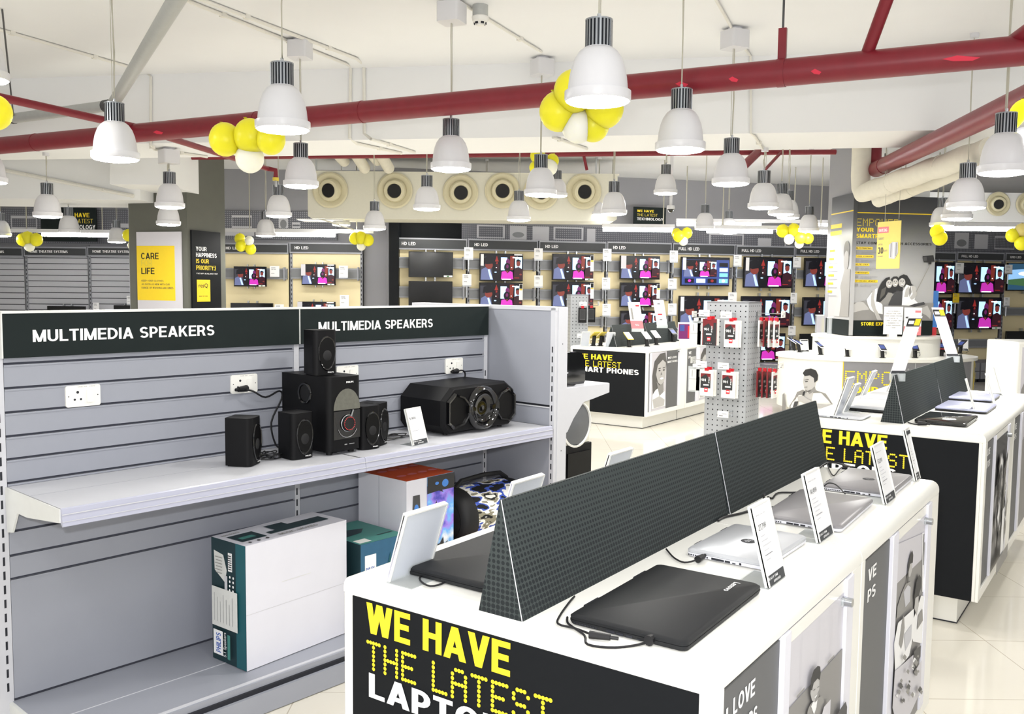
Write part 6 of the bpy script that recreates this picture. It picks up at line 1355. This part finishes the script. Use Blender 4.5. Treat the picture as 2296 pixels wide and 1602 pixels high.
for px, py, rz, lab in ((1805, 791, .8, 'white price card stand at the left end of the round counter'), (1858, 797, .2, 'first white price card stand on the round counter front'), (1921, 800, .1, 'second white price card stand on the round counter front'), (2013, 803, 0, 'third white price card stand on the round counter front'), (2085, 801, -.2, 'fourth white price card stand on the round counter front'), (2160, 789, -.6, 'white price card stand at the right end of the round counter')):
    p = atz(px, py-2, ZT); stand(p, FY+rz*.4, .12, .15, .03, lab, foot=.05)
# card holders, sign cards and the banner on the riser
for px, py, w, h, lab, cols in ((1840, 746, .13, .22, 'clear leaflet holder with purple and orange leaflets at the riser left end', ('v_mag2', 'ink_gold')), (1866, 749, .12, .2, 'clear leaflet holder with pale bottles, middle of three on the riser', ('photo_pale', 'ink_yellow')), (1887, 750, .07, .17, 'slim white card holder beside the poster on the riser', ('ink_white', 'ink_pink'))):
    p = atz(px, py, ZR); t = thing('leaflet_holder', lab, 'leaflet holder', p, BYAW)
    build(MB().box(-w/2, w/2, -.03, -.027, 0, h, 'acrylic').box(-w/2, w/2, .027, .03, 0, h, 'acrylic').box(-w/2, w/2, -.03, .03, 0, .003, 'acrylic').box(-w/2-.002, w/2+.002, -.031, .031, h, h+.012, 'plastic_white'), 'holder', t)
    mb = MB().box(-w*.42, -w*.02, -.012, -.008, .004, h*.95, cols[0]).box(.0, w*.42, .008, .012, .004, h*.85, cols[1]); build(mb, 'leaflets', t)
def sign_card(px0, px1, py0, py1, D, lab, paint, rz=BYAW, ZB2=1.022):
    A, B = atd(px0, (py0+py1)/2, D), atd(px1, (py0+py1)/2, D); z1, z0 = atd(px0, py0, D).z, atd(px0, py1, D).z; w = (B-A).length
    t = thing('sign_card', lab, 'sign', (A+B)/2*1.0, rz); t.location.z = z0
    mb = MB().box(-w/2, w/2, 0, .012, 0, z1-z0, 'card_white'); S = Sheet(mb, (-w/2, -.0006, 0), (1, 0, 0), (0, 0, 1), w, z1-z0); paint(S); build(mb, 'card', t)
    build(MB().box(-.05, .05, -.01, .05, min(0, ZB2-z0)-.004, .004, 'plastic_white'), 'foot', t)
def f(S):
    for i, s in enumerate(('JIO NUMBER', 'REGISTRATION', 'FREE DEMO PHONE', 'FREE !!', 'LINK YOUR JIO', 'NUMBER TO', 'YOUR AADHAAR', 'CARD')): S.text(s, .5-.032*len(s), .82-.085*i, .064*len(s), .035, 'cloth_mid', .02)
sign_card(1982, 2024, 688, 750, 11.0, 'white card with eight lines of grey text on the riser', f)
def f(S): S.rect(0, 0, 1, .32, 'ink_pink'); S.rect(.62, .82, .95, .9, 'ink_pink'); S.poly([(.08, .66), (.48, .7), (.52, .36), (.34, .36), (.34, .6), (.08, .62)], 'cloth_dark'); S.rect(.55, .55, .85, .59, 'ink_pink'); S.text('JIO', .12, .12, .2, .06, 'ink_white'); S.text('LYF', .68, .12, .2, .06, 'ink_white')
sign_card(2027, 2066, 690, 752, 11.03, 'red and white phone advert card on the riser', f)
p = atz(2094, 752, ZR); t = thing('banner_stand', 'narrow blue and red banner at the right end of the riser', 'banner', p, BYAW)
mb = MB().box(-.035, .035, 0, .02, .1, .56, 'sky_blue').box(-.04, .03, 0, .02, .0, .1, 'ink_red'); build(mb, 'panel', t)
# hanging yellow offer poster
A, B = atd(1966, 550, 8.0), atd(2018, 545, 7.75); z1, z0 = atd(1990, 497, 7.9).z, atd(1990, 603, 7.9).z; w = (B-A).length*1.0
t = thing('hanging_poster', 'yellow offer poster hanging on strings in front of the empower poster', 'poster', (A.x, A.y, z0), math.atan2(B.y-A.y, B.x-A.x))
mb = MB().box(0, w, 0, .006, 0, z1-z0, 'paper_yellow'); S = Sheet(mb, (0, -.0006, 0), (1, 0, 0), (0, 0, 1), w, z1-z0)
S.rect(.03, .76, .5, .89, 'ink_pink'); S.text('SAVE BIG', .07, .79, .36, .06, 'ink_white', .03); S.text('SMART', .06, .62, .26, .05, 'cloth_mid'); S.text('UP TO', .06, .5, .2, .035, 'cloth_mid'); S.text('30', .06, .32, .24, .14, 'cloth_dark', .03); S.text('%OFF', .32, .36, .16, .04, 'cloth_mid'); S.text('ON MRP', .06, .25, .24, .03, 'cloth_mid')
S.poly([(.56, .22), (.54, .5), (.68, .56), (.92, .55), (.94, .32), (.8, .2)], 'ink_pale'); S.rect(.62, .24, .66, .54, 'ink_grey'); S.rect(.74, .22, .78, .55, 'ink_white'); S.rect(.84, .26, .88, .54, 'ink_grey'); build(mb, 'sheet', t)
for x in (.3, .9): build(MB().cyl((w*x, .003, z1-z0), (w*x, .003, (ZB if x < .5 else ZB)-z0), .0018, 'cable_grey', 6), 'string', t)

# ================================================================== peg stands with hanging packs
def peg(x, y, w, d, h, rz, label):
    t = thing('peg_stand', label, 'peg stand', (x, y, 0), rz, 'grey perforated peg stands')
    build(MB().box(-.002, .012, 0, w, .08, h, 'peg_y').box(d-.012, d+.002, 0, w, .08, h, 'peg_y'), 'front_panel', t); build(MB().box(0, d, -.002, .012, .08, h, 'peg_x').box(0, d, w-.012, w+.002, .08, h, 'peg_x'), 'side_panel', t)
    build(MB().box(-.003, d+.003, -.003, w+.003, h, h+.012, 'rail_grey'), 'cap', t); build(MB().box(-.06, d+.06, -.06, w+.06, 0, .08, 'rail_grey'), 'base', t, bevel=.006)
    return t
PX, PY, PW, PD, PH = 6.767, 2.568, .335, .28, 1.475
ps = peg(PX, PY, PW, PD, PH, 0, 'near grey peg stand with red screen guard packs behind the dotted board')
def hook(root, O, d, L=.13, tagc='plastic_white'):
    d = Vector(d); s = Vector((-d.y, d.x, 0)); O = Vector(O)
    h = build(MB().tube([O, O+d*L, O+d*(L+.012)+Vector((0, 0, .012))], .003, 'steel', 6).tube([O+Vector((0, 0, .03)), O+d*(L+.01)+Vector((0, 0, .03))], .0025, 'steel', 6).obox(O-s*.015+Vector((0, 0, -.01)), s*.03, d*.004, Vector((0, 0, .05)), 'steel'), 'hook', root)
    q = O+d*(L+.012)+Vector((0, 0, .03)); mb = MB().obox(q-s*.05+Vector((0, 0, -.03)), s*.088, d*.004, Vector((0, 0, .05)), tagc); S = Sheet(mb, q-s*-.038+Vector((0, 0, -.03))+d*.005, -s, (0, 0, 1), .088, .05)
    S.rect(.15, .55, .6, .62, 'ink_grey'); S.rect(.5, .2, .85, .35, 'ink_grey'); build(mb, 'price_tag', h)
    return h
def pack(root, pos, rz, label, w=.112, h=.205, kind='white', n=1):
    a = root.rotation_euler.z; p = Matrix.Rotation(a, 3, 'Z') @ Vector(pos) + root.location
    t = thing('blister_pack', label, 'pack', p, rz+a, 'screen guard packs on the peg stands')
    base = {'white': 'plastic_white', 'red': 'pack_red', 'clear': 'acrylic', 'black': 'tv_black'}[kind]
    mb = MB().box(-w/2, w/2, 0, .012, -h, 0, base); S = Sheet(mb, (-w/2, -.0006, -h), (1, 0, 0), (0, 0, 1), w, h, .0006)
    if kind in ('white', 'red'):
        S.rect(.06, .3 if kind == 'white' else 0, .8 if kind == 'white' else 1, .86, 'hair_dark'); S.poly([(.06, .86), (.06, .7), (.45, .84), (.8, .6), (.8, .86)], 'pack_red'); S.text('9H', .12, .56, .34, .1, 'ink_white', .03); S.text('PRO', .74, .5, .24, .09, 'ink_white', .03, rot90=True); S.rect(.28, .4, .68, .45, 'ink_white')
        S.rect(.36, .16, .62, .32, 'ink_red'); S.rect(.4, .22, .58, .27, 'ink_white')
        for i in range(4): S.ell(.3+.13*i, .08, .03, .012, 'ink_pale', 8)
    elif kind == 'clear': S.rect(.1, .06, .9, .9, 'label_paper'); S.rect(.3, .6, .34, .85, 'cloth_mid'); S.rect(.1, .5, .9, .51, 'ink_grey')
    else: S.rect(.15, .2, .85, .9, 'cloth_dark'); S.rect(.2, .25, .8, .85, 'hair_dark')
    build(mb, 'card', t); build(MB().box(-.016, .016, -.006, .016, -.006, .022, 'clip_red' if kind != 'clear' else 'plastic_white').tube([(0, .004, .0), (0, .004, .034)], .002, 'steel', 5), 'hang_clip', t)
    return t
FXY = lambda px: PW*(1677-px)/90.0
rzf = -math.pi/2
for i, (px, zt, kind, lab) in enumerate(((1604, 1.352, 'red', 'dark red pack at upper left of the near peg stand front'), (1652, 1.345, 'white', 'white and red pack at upper right of the near peg stand front'), (1601, .955, 'white', 'white and red pack at lower left of the near peg stand front'), (1649, .952, 'white', 'white and red pack at lower right of the near peg stand front'))):
    y = FXY(px); hook(ps, (-.002, y+.02, zt+.02), (-1, 0, 0)); pack(ps, (-.10, y, zt), rzf, lab, kind=kind)
    pack(ps, (-.075, y-.012, zt), rzf, lab.replace('pack at', 'pack behind the one at').replace('white and red ', '').replace('dark red ', ''), kind='white')
hook(ps, (-.002, FXY(1646), .60), (-1, 0, 0))
for zt, k, nm in ((1.345, ('white', 'red', 'white', 'white'), 'upper'), (.95, ('red', 'red', 'red', 'white'), 'lower')):
    hook(ps, (.17, -.002, zt+.025), (0, -1, 0), .2)
    for i, kk in enumerate(k): pack(ps, (.17, -.05-.04*i, zt), 0, '%s edge-on pack, right side hook, %s row, near peg stand' % (('innermost', 'second', 'third', 'outermost')[i], nm), kind=kk)
for zt, nm in ((1.33, 'upper'), (.96, 'lower')):
    hook(ps, (.1, PW+.002, zt+.025), (0, 1, 0), .14)
    for i in range(2): pack(ps, (.06, PW+.06+.06*i, zt), -math.pi/2, '%s row %s clear pack, left side of near peg stand' % (nm, ('inner', 'outer')[i]), kind='clear')
q = atd(1319, 661, 11.0)
pf = peg(q.x, q.y, .21, .3, 1.48, R(41), 'far grey peg stand behind the end shelf unit')
hook(pf, (-.002, .08, 1.36), (-1, 0, 0)); pack(pf, (-.08, .08, 1.335), rzf, 'dark pack hanging on the front of the far peg stand', kind='black', w=.1, h=.18)
hook(pf, (.1, -.002, 1.36), (0, -1, 0)); pack(pf, (.1, -.06, 1.335), -math.pi/2, 'dark pack hanging on the right side of the far peg stand', kind='black', w=.1, h=.18)
hook(pf, (-.002, .1, .98), (-1, 0, 0))
# small poster frame on the smartphone counter beyond the peg stand
sign_card(1520, 1549, 723, 762, 10.6, 'purple phone picture box at the far end of the smartphone counter', lambda S: (S.rect(.05, .05, .95, .9, 'v_mag2'), S.rect(.15, .5, .5, .85, 'v_menu'), S.rect(.75, .1, .9, .8, 'ink_red')), ZB2=.905)
# cream counter end at the right edge
A = atd(2281, 800, 9.0); t = thing('display_counter', 'cream counter end cut off by the right picture edge', 'counter', (A.x, A.y, 0), BYAW)
z1 = atd(2285, 768, 9).z
build(MB().box(0, .9, 0, .6, .12, z1, 'counter_white'), 'carcass', t, bevel=.02, seg=3); build(MB().box(.045, .86, -.004, .004, .2, z1-.05, 'photo_pale'), 'photo_panel', t); build(MB().box(.06, .85, .05, .55, 0, .12, 'counter_white'), 'plinth', t)
mb = MB(); S = Sheet(mb, (.045, -.005, .2), (1, 0, 0), (0, 0, 1), .815, z1-.25); S.ell(.1, .78, .06, .12, 'cloth_mid'); S.ell(.2, .4, .2, .3, 'skin_grey'); build(mb, 'print', t)
